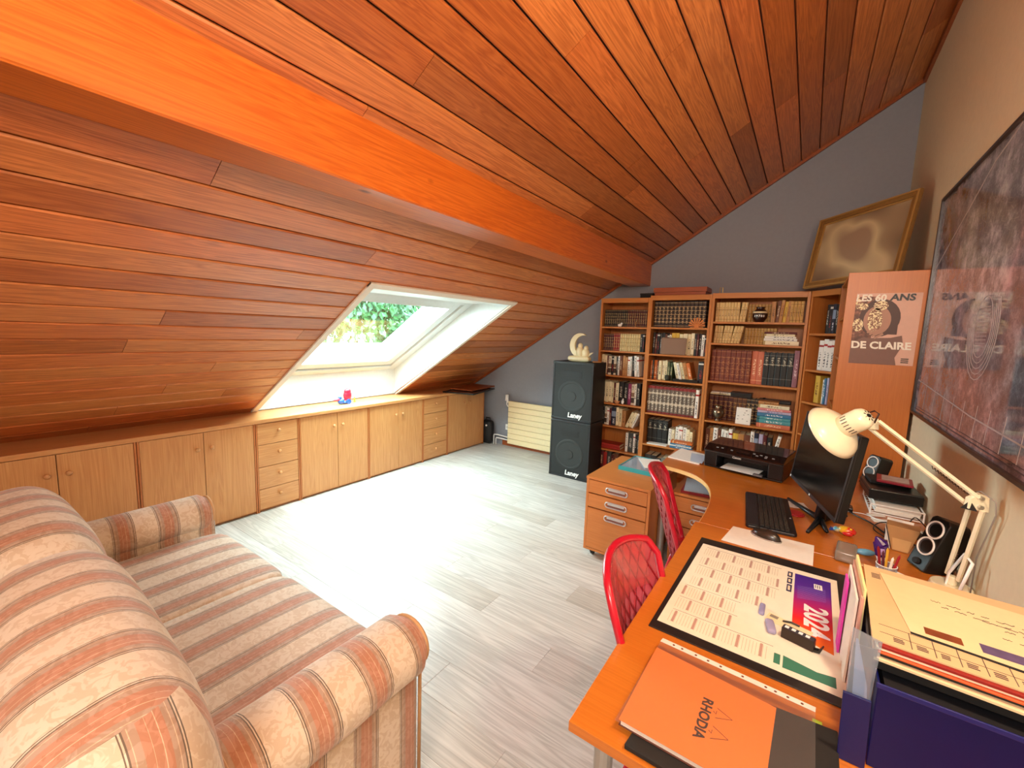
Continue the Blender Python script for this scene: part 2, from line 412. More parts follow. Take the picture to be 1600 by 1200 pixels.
slope_obj('pane', [(uf0 + 0.2, uf1 - 0.2, WY0 + 0.2, WY1 - 0.2, N0 + 0.045, N0 + 0.049)], GLASS, win)
# outside casing
slope_obj('outer_casing', ring(uf0 + 0.12, uf1 + 0.08, WY0 + 0.12, WY1 - 0.12, 0.06, N0 + 0.08, N0 + 0.26), WINW, win)
ZINC = plain('grey_roof_tile', '9a9f9d', 0.8, bump=0.8, bscale=60)
struct('trim_4', G().box(uf0 - 0.9, uf0 - 0.02, WY0 - 0.6, WY1 + 0.6, N0 + 0.10, N0 + 0.16), ZINC, loc=(X0, 0, ceilz(X0)), rot=(0, -TH, 0))

# ---------------------------------------------------------------- garden outside
GRASS = plain('lawn', '6a8a4a', 0.9, var=0.25)
gr = struct('ground', G().box(-45, -6, -6, 50, -3.2, -3.0), GRASS)
def leafmat(n, a, b):
    m, nt, bs = newmat(n); tc = nd(nt, 'ShaderNodeTexCoord'); no = nd(nt, 'ShaderNodeTexNoise'); no.inputs['Scale'].default_value = 1.4; no.inputs['Detail'].default_value = 6
    nt.links.new(tc.outputs['Object'], no.inputs['Vector']); r = ramp(nt, [(0.35, lin(a)), (0.65, lin(b))]); nt.links.new(no.outputs['Fac'], r.inputs[0])
    nt.links.new(r.outputs[0], bs.inputs['Base Color']); bs.inputs['Roughness'].default_value = 0.6; return m
BARK = plain('bark', '5a4636', 0.9)
def tree(loc, R, H, mat, label, seed, group='garden trees outside the skylight', n=4200, ls=0.19):
    rr = random.Random(seed); t = thing('tree', label, 'tree', loc, 0, group)
    ob('trunk', G().cyl((0, 0, 0), (0, 0, H * 0.75), 0.16, 0.07, 8), BARK, t)
    g = G(); blobs = [(rr.uniform(-.5, .5) * R, rr.uniform(-.5, .5) * R, H * rr.uniform(.5, 1.0), R * rr.uniform(.4, .65)) for _ in range(12)]
    for i in range(n):
        bxx, by, bz, br = rr.choice(blobs); v = Vector((rr.gauss(0, 1), rr.gauss(0, 1), rr.gauss(0, 1))).normalized() * br * rr.uniform(.75, 1.05)
        p = Vector((bxx, by, bz)) + v; e = Euler((rr.uniform(0, 6), rr.uniform(0, 6), rr.uniform(0, 6))).to_matrix()
        q = [p + e @ Vector(c) * ls for c in ((-.7, 0, 0), (0, -.45, 0.1), (.8, 0, 0), (0, .45, 0.1))]
        g.add(q, [(0, 1, 2, 3)])
    ob('foliage', g, mat, t)['kind'] = 'stuff'
    return t
LG = leafmat('leaf_green', '0c2c1a', '2c6a38'); LY = leafmat('leaf_yellow', '5a5a14', 'a89830'); LH = leafmat('hedge_green', '1c2418', '3c4432')
tree((-17.0, 17.0, -3.0), 3.0, 8.0, LG, 'tall blue-green leafy tree outside the skylight', 1)
tree((-14.5, 10.2, -3.0), 2.3, 6.9, LG, 'dense green tree left of the yellow tree outside the skylight', 2)
tree((-11.2, 12.4, -3.0), 1.3, 5.0, LY, 'yellow-leaved bushy tree outside the skylight', 4)
hb = thing('hedge', 'low pale green hedge below the trees outside the skylight', 'hedge', (-8.6, 10, -3.0))
g = G(); rr = random.Random(9)
for i in range(2400):
    p = Vector((rr.uniform(-.6, .6), rr.uniform(-5, 5), rr.uniform(0.2, 4.5) )); e = Euler((rr.uniform(0, 6), rr.uniform(0, 6), rr.uniform(0, 6))).to_matrix()
    g.add([p + e @ Vector(c) * .13 for c in ((-.7, 0, 0), (0, -.45, 0.1), (.8, 0, 0), (0, .45, 0.1))], [(0, 1, 2, 3)])
ob('foliage', g, LH, hb)['kind'] = 'stuff'
ob('branches', G().box(-.4, .4, -4.8, 4.8, 0, 4.1), plain('hedge_core', '3d4c30', 0.95, bump=1, bscale=30), hb)

# ================================================================ LOW CABINETS UNDER THE SLOPE
XC = -3.69
def knob(parent, x, y, z, d=(1, 0, 0)):
    d = Vector(d); p = Vector((x, y, z)); M = frame(p, d.orthogonal(), d.cross(d.orthogonal()))
    if (M.to_3x3() @ Vector((0, 0, 1))).dot(d) < 0: M = M @ Matrix.Rotation(PI, 4, 'X')
    ob('knob', G().lathe([(0, 0), (.008, 0), (.007, .010), (.015, .016), (.016, .021), (.011, .027), (0, .028)], M=M, n=14), CABW, parent, smooth=True)
CZ = 0.772
def cab(y0, y1, doors, drawers, label):
    t = thing('low_cabinet', label, 'cabinet', (XC, (y0 + y1) / 2, 0), 0, 'low beech cabinets under the sloping ceiling')
    h = (y1 - y0) / 2; tt = 0.017
    b = G(); b.box(-0.42, -0.018, -h, -h + tt, 0, CZ); b.box(-0.42, -0.018, h - tt, h, 0, CZ)
    b.box(-0.42, -0.018, -h + tt, h - tt, CZ - tt, CZ); b.box(-0.42, -0.03, -h + tt, h - tt, 0.0, 0.045); b.box(-0.42, -0.41, -h + tt, h - tt, .045, CZ - tt)
    ob('carcass', b, CABW, t, bevel=0.001)
    bs = [(-h + .0, -h + .012), (h - .012, h)]
    for a, c in bs: ob('edge_strip', G().box(-0.017, 0.004, a, c, 0.0, CZ), wood('strip_veneer', ('b06430', 'c47a42'), 'Z', .4, .4), t, bevel=0.002)
    if doors:
        n = len(doors) - 1
        for i in range(n):
            a, c = doors[i] - (y0 + y1) / 2, doors[i+1] - (y0 + y1) / 2
            a = max(a, -h + .012) + .002; c = min(c, h - .012) - .002
            dr = ob('door', G().box(-0.016, 0.002, a, c, 0.022, CZ - 0.006), CABW, t, bevel=0.0015)
            yk = c - .045 if i == 0 else a + .045
            knob(dr, 0.002, yk, 0.645)
    if drawers:
        zs = [0.022, .2, .392, .584, CZ - .006]
        for i in range(4):
            dr = ob('drawer', G().box(-0.016, 0.002, -h + .014, h - .014, zs[i] + .0025, zs[i+1] - .0025), CABH, t, bevel=0.0015)
            knob(dr, 0.002, 0, (zs[i] + zs[i+1]) / 2 + .02)
    return t
cab(-1.28, -0.62, [-1.28, -.95, -.62], 0, 'low beech two-door cabinet nearest the back wall, behind the sofa')
cab(-.615, .118, [-.615, -.25, .118], 0, 'low beech two-door cabinet hidden behind the far end of the sofa')
cab(.122, .868, [.122, .492, .868], 0, 'low beech two-door cabinet leftmost in the picture behind the sofa back')
cab(.872, 1.628, [.872, 1.262, 1.628], 0, 'low beech two-door cabinet left of the nearer four-drawer unit')
cab(1.632, 1.996, None, 1, 'nearer low beech unit of four drawers, left of the skylight')
cab(2.0, 2.738, [2.0, 2.381, 2.738], 0, 'low beech two-door cabinet right of the nearer drawers, below the toy')
cab(2.742, 3.503, [2.742, 3.137, 3.503], 0, 'low beech two-door cabinet left of the farther four-drawer unit')
cab(3.507, 3.925, None, 1, 'farther low beech unit of four drawers with small knobs')
cab(3.929, 4.668, [3.929, 4.295, 4.668], 0, 'last low beech two-door cabinet at the far end of the row')
ct = ob('counter_top', G().prism([(XC + .022, CZ + .001), (XC + .022, .806), (-4.155, .806), (-4.155, CZ + .001)], -1.28, 4.668, 'Y'), CABH, bevel=0.004)
tag(ct, 'long beech worktop running over the low cabinets', 'worktop')

# things on the counter
DF = plain('dark_print', '2c2228', 0.25, coat=.5, var=.5)
t = thing('picture_frame', 'dark framed picture lying flat on the worktop at far end', 'picture', (-3.62, 4.27, .8065), math.radians(14))
ob('frame_bars', G().box(-.22, .22, -.33, -.30, 0, .016).box(-.22, .22, .30, .33, 0, .016).box(-.22, -.19, -.3, .3, 0, .016).box(.19, .22, -.3, .3, 0, .016), BLACK, t, bevel=.002)
ob('print', G().box(-.19, .19, -.30, .30, 0.0, .010), DF, t)
t = ob('wooden_board', G().box(-.16, .18, -.30, .30, 0, .018), TRIMW, None, (-3.70, 4.42, .824), (0, 0, math.radians(8)), bevel=.003)
tag(t, 'thin brown wooden board resting on the dark picture, overhanging the far end', 'board')
# toy: plastic heart-shaped figure
RED = plain('toy_red', 'd8203a', .3, coat=.3); BLU = plain('toy_blue', '2458b8', .3, coat=.3); YEL = plain('toy_yellow', 'e8b820', .4); PNK = plain('toy_pink', 'e8506a', .3)
t = thing('toy', 'small red and blue plastic toy on the worktop below the skylight', 'toy', (-3.86, 2.58, .8065), 0)
ob('body', G().sphere((0, .03, .085), (.032, .045, .06), 12).sphere((0, .03, .125), (.028, .038, .032), 12), RED, t, smooth=True)
ob('base', G().sphere((0, -.045, .03), (.03, .035, .03), 10).sphere((0, .0, .015), (.028, .04, .015), 10).sphere((0, -.06, .065), (.018, .022, .022), 10), BLU, t, smooth=True)
ob('beak', G().cyl((0, -.07, .055), (0, -.125, .05), .018, .006, 10), PNK, t, smooth=True)
ob('wheel', G().cyl((.03, .02, .026), (.045, .02, .026), .026, None, 16), BLU, t)
t2 = ob('toy', G().cyl((0, 0, 0), (0, 0, .055), .008, .004, 8).sphere((0, 0, .006), (.014, .014, .006)), YEL, None, (-3.9, 2.72, .8065))
tag(t2, 'tiny yellow pointed toy right of the red and blue toy', 'toy')

# ================================================================ FAR WALL: radiator, bag, valve, outlet, speakers
RAD = plain('radiator_cream', 'f0dcae', .45)
t = thing('radiator', 'cream panel radiator with horizontal grooves on the grey wall', 'radiator', (-2.90, 4.76, 0))
for i in range(8):
    z0 = .052 + i * .0752
    ob('slat', G().box(-.425, .425, -.012, .012, z0, z0 + .0715), RAD, t, bevel=.004)
ob('back_panel', G().box(-.42, .42, .012, .03, .055, .648), RAD, t)
g = G().box(-.35, -.32, .03, .058, .1, .6).box(.32, .35, .03, .058, .1, .6); ob('bracket', g, WHITE, t)
v = ob('valve', G().cyl((-.435, .0, .63), (-.455, -.0, .655), .012).cyl((-.458, 0, .65), (-.458, 0, .735), .026, .022, 16).tube([(-.455, 0, .65), (-.46, 0, .60), (-.44, 0, .575), (-.42, 0, .57)], .009), WHITE, t, smooth=False, bevel=.003)
ob('pipe', G().tube([(-.42, .0, .135), (-.60, .0, .145), (-.662, 0, .14), (-.668, 0, .13), (-.668, 0, .0)], .009), WHITE, t, smooth=True)
ob('pipe', G().tube([(-.42, .0, .095), (-.58, .0, .1), (-.622, 0, .098), (-.63, 0, .088), (-.63, 0, .0)], .009), WHITE, t, smooth=True)
t = thing('wall_socket', 'small white wall socket left of the radiator', 'socket', (-3.365, YF, .265))
ob('plate', G().box(-.04, .04, -.012, 0, -.04, .04), WHITE, t, bevel=.004); ob('insert', G().cyl((0, -.014, 0), (0, -.011, 0), .022, None, 18), plain('socket_grey', 'cfcdc8', .5), t)
g = G(); g.cushion((0, 0, .17), (.085, .058, .17), .05, (.01, .008, .0), 8)
t = thing('bag', 'black bag standing in the corner beside the last cabinet', 'bag', (-3.665, 4.742, 0.0))
ob('body', g, plain('black_nylon', '0e0d0f', .6), t, smooth=True, weld=True)
ob('badge', G().cyl((.02, -.060, .27), (.02, -.070, .27), .014, None, 14), WHITE, t)
ob('handle', G().tube([(-.04, 0, .33), (-.03, 0, .37), (.03, 0, .37), (.04, 0, .33)], .007), BLACK, t)

GR = plain('speaker_grille', '1b1e1d', .65, bump=.6, bscale=900); GR2 = plain('speaker_cone', '262a29', .6, bump=.5, bscale=900); GR3 = plain('speaker_horn', '121413', .6)
TOLEX = plain('black_tolex', '0c0c0d', .55, bump=.5, bscale=500)
def pa(z, lab):
    t = thing('loudspeaker', lab, 'loudspeaker', (-2.065, 4.318, z), 0, 'stacked black loudspeakers')
    w, h, d = .24, .645, .168
    ob('cabinet', G().box(-w, w, -d, d, 0, h), TOLEX, t, bevel=.008)
    ob('edge_rail', G().box(-w, w, -d - .006, -d + .004, 0, .02).box(-w, w, -d - .006, -d + .004, h - .022, h).box(-w, -w + .018, -d - .006, -d + .004, .02, h - .022).box(w - .018, w, -d - .006, -d + .004, .02, h - .022), plain('rail_black', '222326', .35), t, bevel=.002)
    ob('grille', G().box(-w + .02, w - .02, -d - .003, -d + .002, .022, h - .024), GR, t)
    # woofer bowl showing through the grille
    M = frame((0, -d - .0035, .27), (1, 0, 0), (0, 0, 1))
    prof = [(.0, -.010), (.05, -.009), (.052, -.0005), (.14, -.0005), (.146, -.006), (.165, -.006), (.172, -.0)]
    ob('woofer', G().lathe([(r, -zz * .5) for r, zz in prof], M=M, n=40), GR2, t, smooth=False)
    ob('horn', G().box(-.11, .11, -d - .005, -d, .475, .545).box(-.095, .095, -d - .0065, -d - .004, .488, .532), GR3, t, bevel=.002)
    text('lettering', 'Laney', plain('white_lettering', 'f2f2f0', .4), t, frame((.045, -d - .008, .062), (1, 0, 0), (0, 0, 1)), .075, .002, .0022, sx=.95, shear=.12)
    ob('corner_cap', G().box(-w - .003, -w + .03, -d - .008, -d + .03, h - .03, h + .002).box(w - .03, w + .003, -d - .008, -d + .03, h - .03, h + .002).box(-w - .003, -w + .03, -d - .008, -d + .03, -.0, .03).box(w - .03, w + .003, -d - .008, -d + .03, -.0, .03), BLACK, t, bevel=.006)
    return t
pa(0, 'lower black loudspeaker standing on the floor, round woofer visible')
pa(.652, 'upper black loudspeaker stacked on the other, moon ornament on top')
# moon ornament
IV = plain('ivory_ceramic', 'ece0b4', .35, coat=.3)
t = thing('moon_ornament', 'ivory crescent moon ornament with a seated pair on the loudspeaker', 'ornament', (-2.07, 4.30, 1.301))
poly = []; 
for i in range(21):
    a = math.radians(70 + 190 * i / 20); poly.append((.005 + .125 * math.cos(a) , .175 + .135 * math.sin(a)))
for i in range(21):
    a = math.radians(262 - 185 * i / 20); poly.append((.045 + .10 * math.cos(a), .175 + .11 * math.sin(a) ))
ob('crescent', G().prism(poly, -.018, .018, 'Y'), IV, t, bevel=.008, seg=3)
ob('base', G().cushion((.0, 0, .028), (.13, .045, .028), .025, (0, 0, .006), 10), IV, t, smooth=True, weld=True)
ob('left_figure', G().sphere((.005, 0, .17), (.028, .026, .032)).sphere((0.0, 0, .10), (.045, .035, .07)), IV, t, smooth=True)
ob('right_figure', G().sphere((.075, 0, .145), (.026, .024, .030)).sphere((.07, 0, .09), (.045, .035, .06)), IV, t, smooth=True)
ob('wing', G().prism([(.10, .05), (.15, .09), (.165, .105), (.13, .10), (.10, .075)], -.006, .006, 'Y').prism([(-.03, .05), (-.02, .1), (-.05, .13)], -.006, .006, 'Y'), IV, t, bevel=.003)
c = ob('card', G().box(-.045, .045, -.06, .06, 0, .006), plain('orange_card', 'd98a3c', .6), None, (-1.885, 4.36, 1.301), (0, 0, math.radians(20)))
tag(c, 'small orange card lying on the upper loudspeaker beside the ornament', 'card')
# ================================================================ BOOKCASES
def bookcase(loc, w, h, d, shelves, label, rotz=0, crown=.05, tn=.022):
    """local: x 0..w along the front, y 0 (front) .. d (back)"""
    t = thing('bookcase', label, 'bookcase', loc, rotz, 'wooden bookcases around the far corner')
    ob('side_panel', G().box(0, tn, 0, d, 0, h), SHLW, t, bevel=.001); ob('side_panel', G().box(w - tn, w, 0, d, 0, h), SHLW, t, bevel=.001)
    ob('back_panel', G().box(tn, w - tn, d - .008, d - .001, .02, h - .01), SHLW, t)
    ob('top_panel', G().box(tn, w - tn, .004, d - .009, h - .02, h - .001), SHLH, t)
    ob('crown_rail', G().box(tn, w - tn, -.002, .0035, h - crown, h - .001), SHLH, t, bevel=.001)
    ob('plinth', G().box(tn, w - tn, .01, .025, 0, .045), SHLH, t)
    for z in [.065] + shelves:
        ob('shelf', G().box(tn + .0005, w - tn - .0005, .003, d - .0085, z - .018, z), SHLH, t, bevel=.001)
    return t
S1 = [.314, .587, .845, 1.16, 1.43, 1.693]; S2 = [.459, .797, 1.151, 1.421, 1.698]; S3 = [.24, .48, .8, 1.191, 1.559, 1.762]; S4 = [.24, .5, .8, 1.084, 1.363, 1.671]
BY = 4.50; BD = .29
bookcase((-1.935, BY, 0), .545, 2.0, BD, S1, 'narrow left bookcase with six shelves of books beside the black loudspeakers')
bookcase((-1.388, BY - .01, 0), .588, 2.02, BD + .01, S2, 'middle bookcase with grey-brown encyclopaedia set, between the narrow and wide ones')
bookcase((-.798, BY - .01, 0), .774, 2.03, BD + .01, S3, 'wide bookcase with brown leather volumes, behind the printer')
# corner unit, face turned towards the room
a4 = math.atan2(-.245, .205)
W4 = math.hypot(.205, .245) 
c4 = (-.022, BY, 0)
bookcase(c4, W4, 2.03, .24, S4, 'narrow angled corner bookcase beside the tall side panel', a4)
# unit against the right wall, its side panel facing us
t5 = thing('bookcase', 'tall bookcase on the right wall, its orange side panel bearing a poster', 'bookcase', (.167, 3.47, 0), 0, 'wooden bookcases around the far corner')
PANW = wood('orange_side_panel', ('b86420', 'cc7a30'), 'Z', .4, .35)
ob('side_panel', G().box(0, XR - .167 - .016, 0, .022, 0, 2.04), PANW, t5, bevel=.001)
ob('side_panel', G().box(0, XR - .167 - .016, .71, .732, 0, 2.04), SHLW, t5, bevel=.001)
ob('back_panel', G().box(.36, .37, .022, .71, .02, 2.03), SHLW, t5)
ob('top_panel', G().box(.005, .36, .0225, .7095, 2.02, 2.039), SHLH, t5)
for z in (.065, .45, .8, 1.15, 1.5, 1.78): ob('shelf', G().box(.01, .36, .0225, .7095, z - .018, z), SHLH, t5)

# ---------------------------------------------------------------- books
PAGES = plain('page_block', 'e6d6b0', .8)
def bookmat(name, base, marks=(), script=None, srange=(.25, .75), rough=.5):
    """marks: (z0,z1,colour) bands over the height; script: colour of the illegible spine lettering"""
    key = 'book_' + name
    if key in MATS: return MATS[key]
    m, nt, b = newmat(key); tc = nd(nt, 'ShaderNodeTexCoord'); sp = nd(nt, 'ShaderNodeSeparateXYZ')
    nt.links.new(tc.outputs['Generated'], sp.inputs[0])
    cb = lin(base); stops = [(0, cb)]
    for a, c, col in sorted(marks): stops += [(a, lin(col)), (c, cb)]
    if len(marks):
        r = ramp(nt, stops, True); nt.links.new(sp.outputs[2], r.inputs[0]); out = r.outputs[0]
    else:
        rg = nd(nt, 'ShaderNodeRGB'); rg.outputs[0].default_value = cb; out = rg.outputs[0]
    if script:
        no = nd(nt, 'ShaderNodeTexNoise'); no.inputs['Scale'].default_value = 1; no.inputs['Detail'].default_value = 1
        mp = nd(nt, 'ShaderNodeMapping'); mp.inputs['Scale'].default_value = (3.5, 0, 34); nt.links.new(tc.outputs['Generated'], mp.inputs[0]); 
        oi = nd(nt, 'ShaderNodeObjectInfo'); ad = nd(nt, 'ShaderNodeVectorMath', operation='ADD'); nt.links.new(mp.outputs[0], ad.inputs[0]); nt.links.new(oi.outputs['Random'], ad.inputs[1])
        nt.links.new(ad.outputs[0], no.inputs['Vector'])
        g1 = nd(nt, 'ShaderNodeMath', operation='GREATER_THAN'); g1.inputs[1].default_value = .5; nt.links.new(no.outputs['Fac'], g1.inputs[0])
        def rng(sock, a, c):
            x = nd(nt, 'ShaderNodeMath', operation='GREATER_THAN'); x.inputs[1].default_value = a; nt.links.new(sock, x.inputs[0])
            y = nd(nt, 'ShaderNodeMath', operation='LESS_THAN'); y.inputs[1].default_value = c; nt.links.new(sock, y.inputs[0])
            z = nd(nt, 'ShaderNodeMath', operation='MULTIPLY'); nt.links.new(x.outputs[0], z.inputs[0]); nt.links.new(y.outputs[0], z.inputs[1]); return z.outputs[0]
        k = g1.outputs[0]
        for s in (rng(sp.outputs[2], *srange), rng(sp.outputs[0], .3, .7)):
            mm = nd(nt, 'ShaderNodeMath', operation='MULTIPLY'); nt.links.new(k, mm.inputs[0]); nt.links.new(s, mm.inputs[1]); k = mm.outputs[0]
        mx = nd(nt, 'ShaderNodeMix', data_type='RGBA'); nt.links.new(k, mx.inputs[0]); nt.links.new(out, mx.inputs[6]); mx.inputs[7].default_value = lin(script); out = mx.outputs[2]
    nt.links.new(out, b.inputs['Base Color']); b.inputs['Roughness'].default_value = rough
    MATS[key] = m; return m
GOLD = 'd8b060'
def gilt(n, base, gold=GOLD, k=5, label=None):
    marks = []
    for i in range(k): z = .06 + i * .88 / (k - 1); marks.append((z - .009, z + .009, gold))
    if label: marks.append((label[0], label[1], label[2]))
    return bookmat(n, base, marks, gold, (.15, .8))
BM = {
 'dkgilt': gilt('dkgilt', '201410', 'a08858', 6), 'rdgilt': gilt('rdgilt', '4a140e', 'a88850', 6), 'red': gilt('red', '8c1416', 'b89858', 6),
 'crset': gilt('crset', 'd8c48c', '8a6a30', 5), 'brgilt': gilt('brgilt', '5a3018', 'a87838', 6), 'umber': gilt('umber', '2c1a12', 'b89868', 7),
 'leather': gilt('leather', '742c12', 'a8683a', 6), 'encyc': bookmat('encyc', '6a5a4e', [(.0, .06, '7c1c1c'), (.34, .42, 'c8b8a0'), (.70, .76, 'c8b8a0'), (.90, 1.0, '8a1a1a')], 'd8ccb4', (.1, .85)),
 'yelset': bookmat('yelset', 'c89a50', [(.1, .12, '8a5a20'), (.45, .5, 'a87830'), (.85, .87, '8a5a20')], '7a5020'), 
 'goldset': bookmat('goldset', 'dcb878', [(.12, .14, '9a6a30'), (.6, .63, '9a6a30')], '8a6030'),
 'tanset': gilt('tanset', 'a8743c', '6a4420', 5), 'burg': gilt('burg', '4a1410', 'a8783c', 6),
 'blackset': bookmat('blackset', '1a1c1c', [(.2, .21, '8a8a80'), (.62, .64, 'b0a890'), (.9, .91, '8a8a80')], 'b8b4a0', (.6, .85)),
 'cream': bookmat('cream', 'e8dab0', [], '3a2a1c'), 'cream2': bookmat('cream2', 'f0e4c0', [(.0, .05, 'c0a060')], '6a4a30'), 'white': bookmat('white', 'f0ece2', [], '303030', (.3, .9)),
 'white2': bookmat('white2', 'f4f0e8', [(.78, .84, 'b02020')], '404040', (.1, .6)), 'black': bookmat('black', '161414', [], 'c8c0b0', (.3, .8)), 'black2': bookmat('black2', '1c1a1e', [(.85, .92, 'd8d8d0')], 'a02020', (.2, .6)),
 'maroon': bookmat('maroon', '5a1418', [], 'e0c8a0'), 'brown': bookmat('brown', '6a3820', [], 'e0c8a0'), 'tan': bookmat('tan', 'b88048', [], '5a3010'), 'orange': bookmat('orange', 'd06a20', [(.1, .14, 'f0d8a0')], 'f4e0c0'),
 'green': bookmat('green', '3c4c2c', [], 'd8d0a0'), 'yellow': bookmat('yellow', 'd8b040', [], '6a4010'), 'magenta': bookmat('magenta', '8a2858', [], 'e8c8d8'), 'navy': bookmat('navy', '1a2238', [(.5, .8, '8a98b0')], 'd8d8e0', (.1, .4)),
 'picture': bookmat('picture', 'e4d8c0', [(.1, .35, '4a3428'), (.4, .6, '8a6a50')], '3a2a20', (.65, .95)), 'salmon': bookmat('salmon', 'cc6c4c', [(.1, .12, 'e8b080')], 'f0c8a0'), 'mauve': bookmat('mauve', '8a5a68', [], 'd8c0c8'),
 'grey': bookmat('grey', '7a766c', [], 'e0dcd0'), 'dkgrey': bookmat('dkgrey', '3a3a38', [], 'c8c8c0'), 'blue': bookmat('blue', '3a78a0', [], 'f0f0f0'), 'teal': bookmat('teal', '4a98a0', [(.0, .08, '206068')], 'f0f4f0'), 'pink': bookmat('pink', 'd88080', [], 'fff0f0'), 'lilac': bookmat('lilac', 'b8b0cc', [], '504880'),
 'redflat': bookmat('redflat', 'a8281c', [], None),
}
DESC = {'dkgilt': 'dark brown gilt-banded', 'rdgilt': 'dark red gilt-banded', 'red': 'bright red gilt-banded', 'crset': 'cream banded', 'brgilt': 'brown gilt', 'umber': 'dark brown gold-patterned', 'leather': 'russet leather gilt',
 'encyc': 'grey-brown red-topped encyclopaedia', 'yelset': 'ochre', 'goldset': 'pale gold', 'tanset': 'tan leather', 'burg': 'burgundy gilt', 'blackset': 'tall black', 'cream': 'cream', 'cream2': 'pale cream', 'white': 'white', 'white2': 'white red-marked',
 'black': 'black', 'black2': 'black light-topped', 'maroon': 'maroon', 'brown': 'brown', 'tan': 'tan', 'orange': 'orange', 'green': 'dark green', 'yellow': 'yellow', 'magenta': 'magenta', 'navy': 'navy', 'picture': 'picture-spined', 'salmon': 'salmon', 'mauve': 'mauve',
 'grey': 'grey', 'dkgrey': 'dark grey', 'blue': 'blue', 'teal': 'teal', 'pink': 'pink', 'lilac': 'lilac', 'redflat': 'red'}
SETS = {'dkgilt', 'rdgilt', 'red', 'crset', 'brgilt', 'umber', 'leather', 'encyc', 'yelset', 'goldset', 'tanset', 'burg', 'blackset'}
bcache = {}
def bookmesh(t, h, d, mk):
    key = (round(t, 3), round(h, 3), round(d, 3), mk)
    if key not in bcache:
        g = G(); c = .0022; r = .004
        # rounded spine (front), two boards, page block
        prof = [(0, d), (0, r), (t * .12, .0012), (t * .5, 0), (t * .88, .0012), (t, r), (t, d), (t - c, d), (t - c, r + .004), (c, r + .004), (c, d)]
        g.prism(prof, 0, h, 'Z'); g.mat(1); g.box(c + .0001, t - c - .0001, r + .005, d - .004, .003, h - .004)
        bcache[key] = mesh_of('book', g, [BM[mk], PAGES])
    return bcache[key]
ORD = ['first', 'second', 'third', 'fourth', 'fifth', 'sixth', 'seventh', 'eighth', 'ninth', 'tenth', 'eleventh', 'twelfth', 'thirteenth', 'fourteenth', 'fifteenth', 'sixteenth', 'seventeenth', 'eighteenth', 'nineteenth', 'twentieth', '21st', '22nd', '23rd', '24th', '25th']
CNT = {}
def row(base, rotz, x, z, items, where, dy=.03, xmax=None, d=.19, start=0):
    """items: (material, thickness, height[, lean degrees[, count]]); books stand side by side from x"""
    R = Matrix.Rotation(rotz, 4, 'Z'); k = start
    for it in items:
        mk, th, h = it[:3]; lean = it[3] if len(it) > 3 else 0; cnt = it[4] if len(it) > 4 else 1
        if mk is None: x += th; continue
        for c in range(cnt):
            jitter = 0 if mk in SETS else random.uniform(-.008, .008)
            jd = 0 if mk in SETS else random.uniform(0, .012)
            me = bookmesh(th, h + (0 if mk in SETS else jitter), d, mk)
            a = math.radians(lean)
            # lean>0 : top moves to the right
            px = x + (h * 0 if lean >= 0 else h * math.sin(-a))
            zz = z + .0006 + (th * math.sin(a) if lean > 0 else 0)
            o = bpy.data.objects.new('book', me); COL.objects.link(o)
            p = R @ Vector((px, dy + jd, 0)); o.location = (base[0] + p.x, base[1] + p.y, zz)
            o.rotation_euler = (Matrix.Rotation(rotz, 3, 'Z') @ Matrix.Rotation(a, 3, 'Y')).to_euler()
            n_ = CNT.get(where, 0); CNT[where] = n_ + 1; wh = where[4:].replace('of the ', 'of ')
            tag(o, '%s %s, %s from left on %s' % (DESC[mk], 'volume' if mk in SETS else 'book', ORD[min(n_, 24)], wh), 'book', ('%s volumes on ' % DESC[mk] if mk in SETS else 'books on ') + where)
            k += 1
            x += (th / math.cos(a) if lean else th) + .0012
        if lean: pass
    return x
def leanrow(base, rotz, x, z, items, where, dy=.03, d=.19, start=0):
    return row(base, rotz, x, z, items, where, dy, None, d, start)
def pile(base, rotz, x, z, items, where, dy=.03, w=.2, kind='book'):
    """horizontal stack, bottom first: (material, thickness, length)"""
    R = Matrix.Rotation(rotz, 4, 'Z')
    n = len(items)
    for i, (mk, th, ln) in enumerate(items):
        me = bookmesh(th, ln, w * .75, mk)
        o = bpy.data.objects.new('book', me); COL.objects.link(o)
        jx = random.uniform(0, .008)
        # lay on its side: local z -> +x, local x -> -z (spine still faces front)
        M = Matrix.Rotation(rotz, 3, 'Z') @ Matrix(((0, 0, 1), (0, 1, 0), (-1, 0, 0)))
        o.rotation_euler = M.to_euler()
        p = R @ Vector((x + jx, dy, 0)); o.location = (base[0] + p.x, base[1] + p.y, z + th + .0006)
        pos = 'bottom' if i == 0 else ('top' if i == n - 1 else ORD[i] + ' from bottom')
        tag(o, 'flat %s book, %s of pile, %s' % (DESC[mk], pos, where.replace('the ', '').replace('of ', 'of ')), 'book', 'flat books on ' + where)
        z += th + .0006
    return z
B1 = (-1.935, BY, 0); B2 = (-1.388, BY - .01, 0); B3 = (-.798, BY - .01, 0)
L1 = 'the left bookcase'; L2 = 'the middle bookcase'; L3 = 'the wide bookcase'; L4 = 'the corner bookcase'
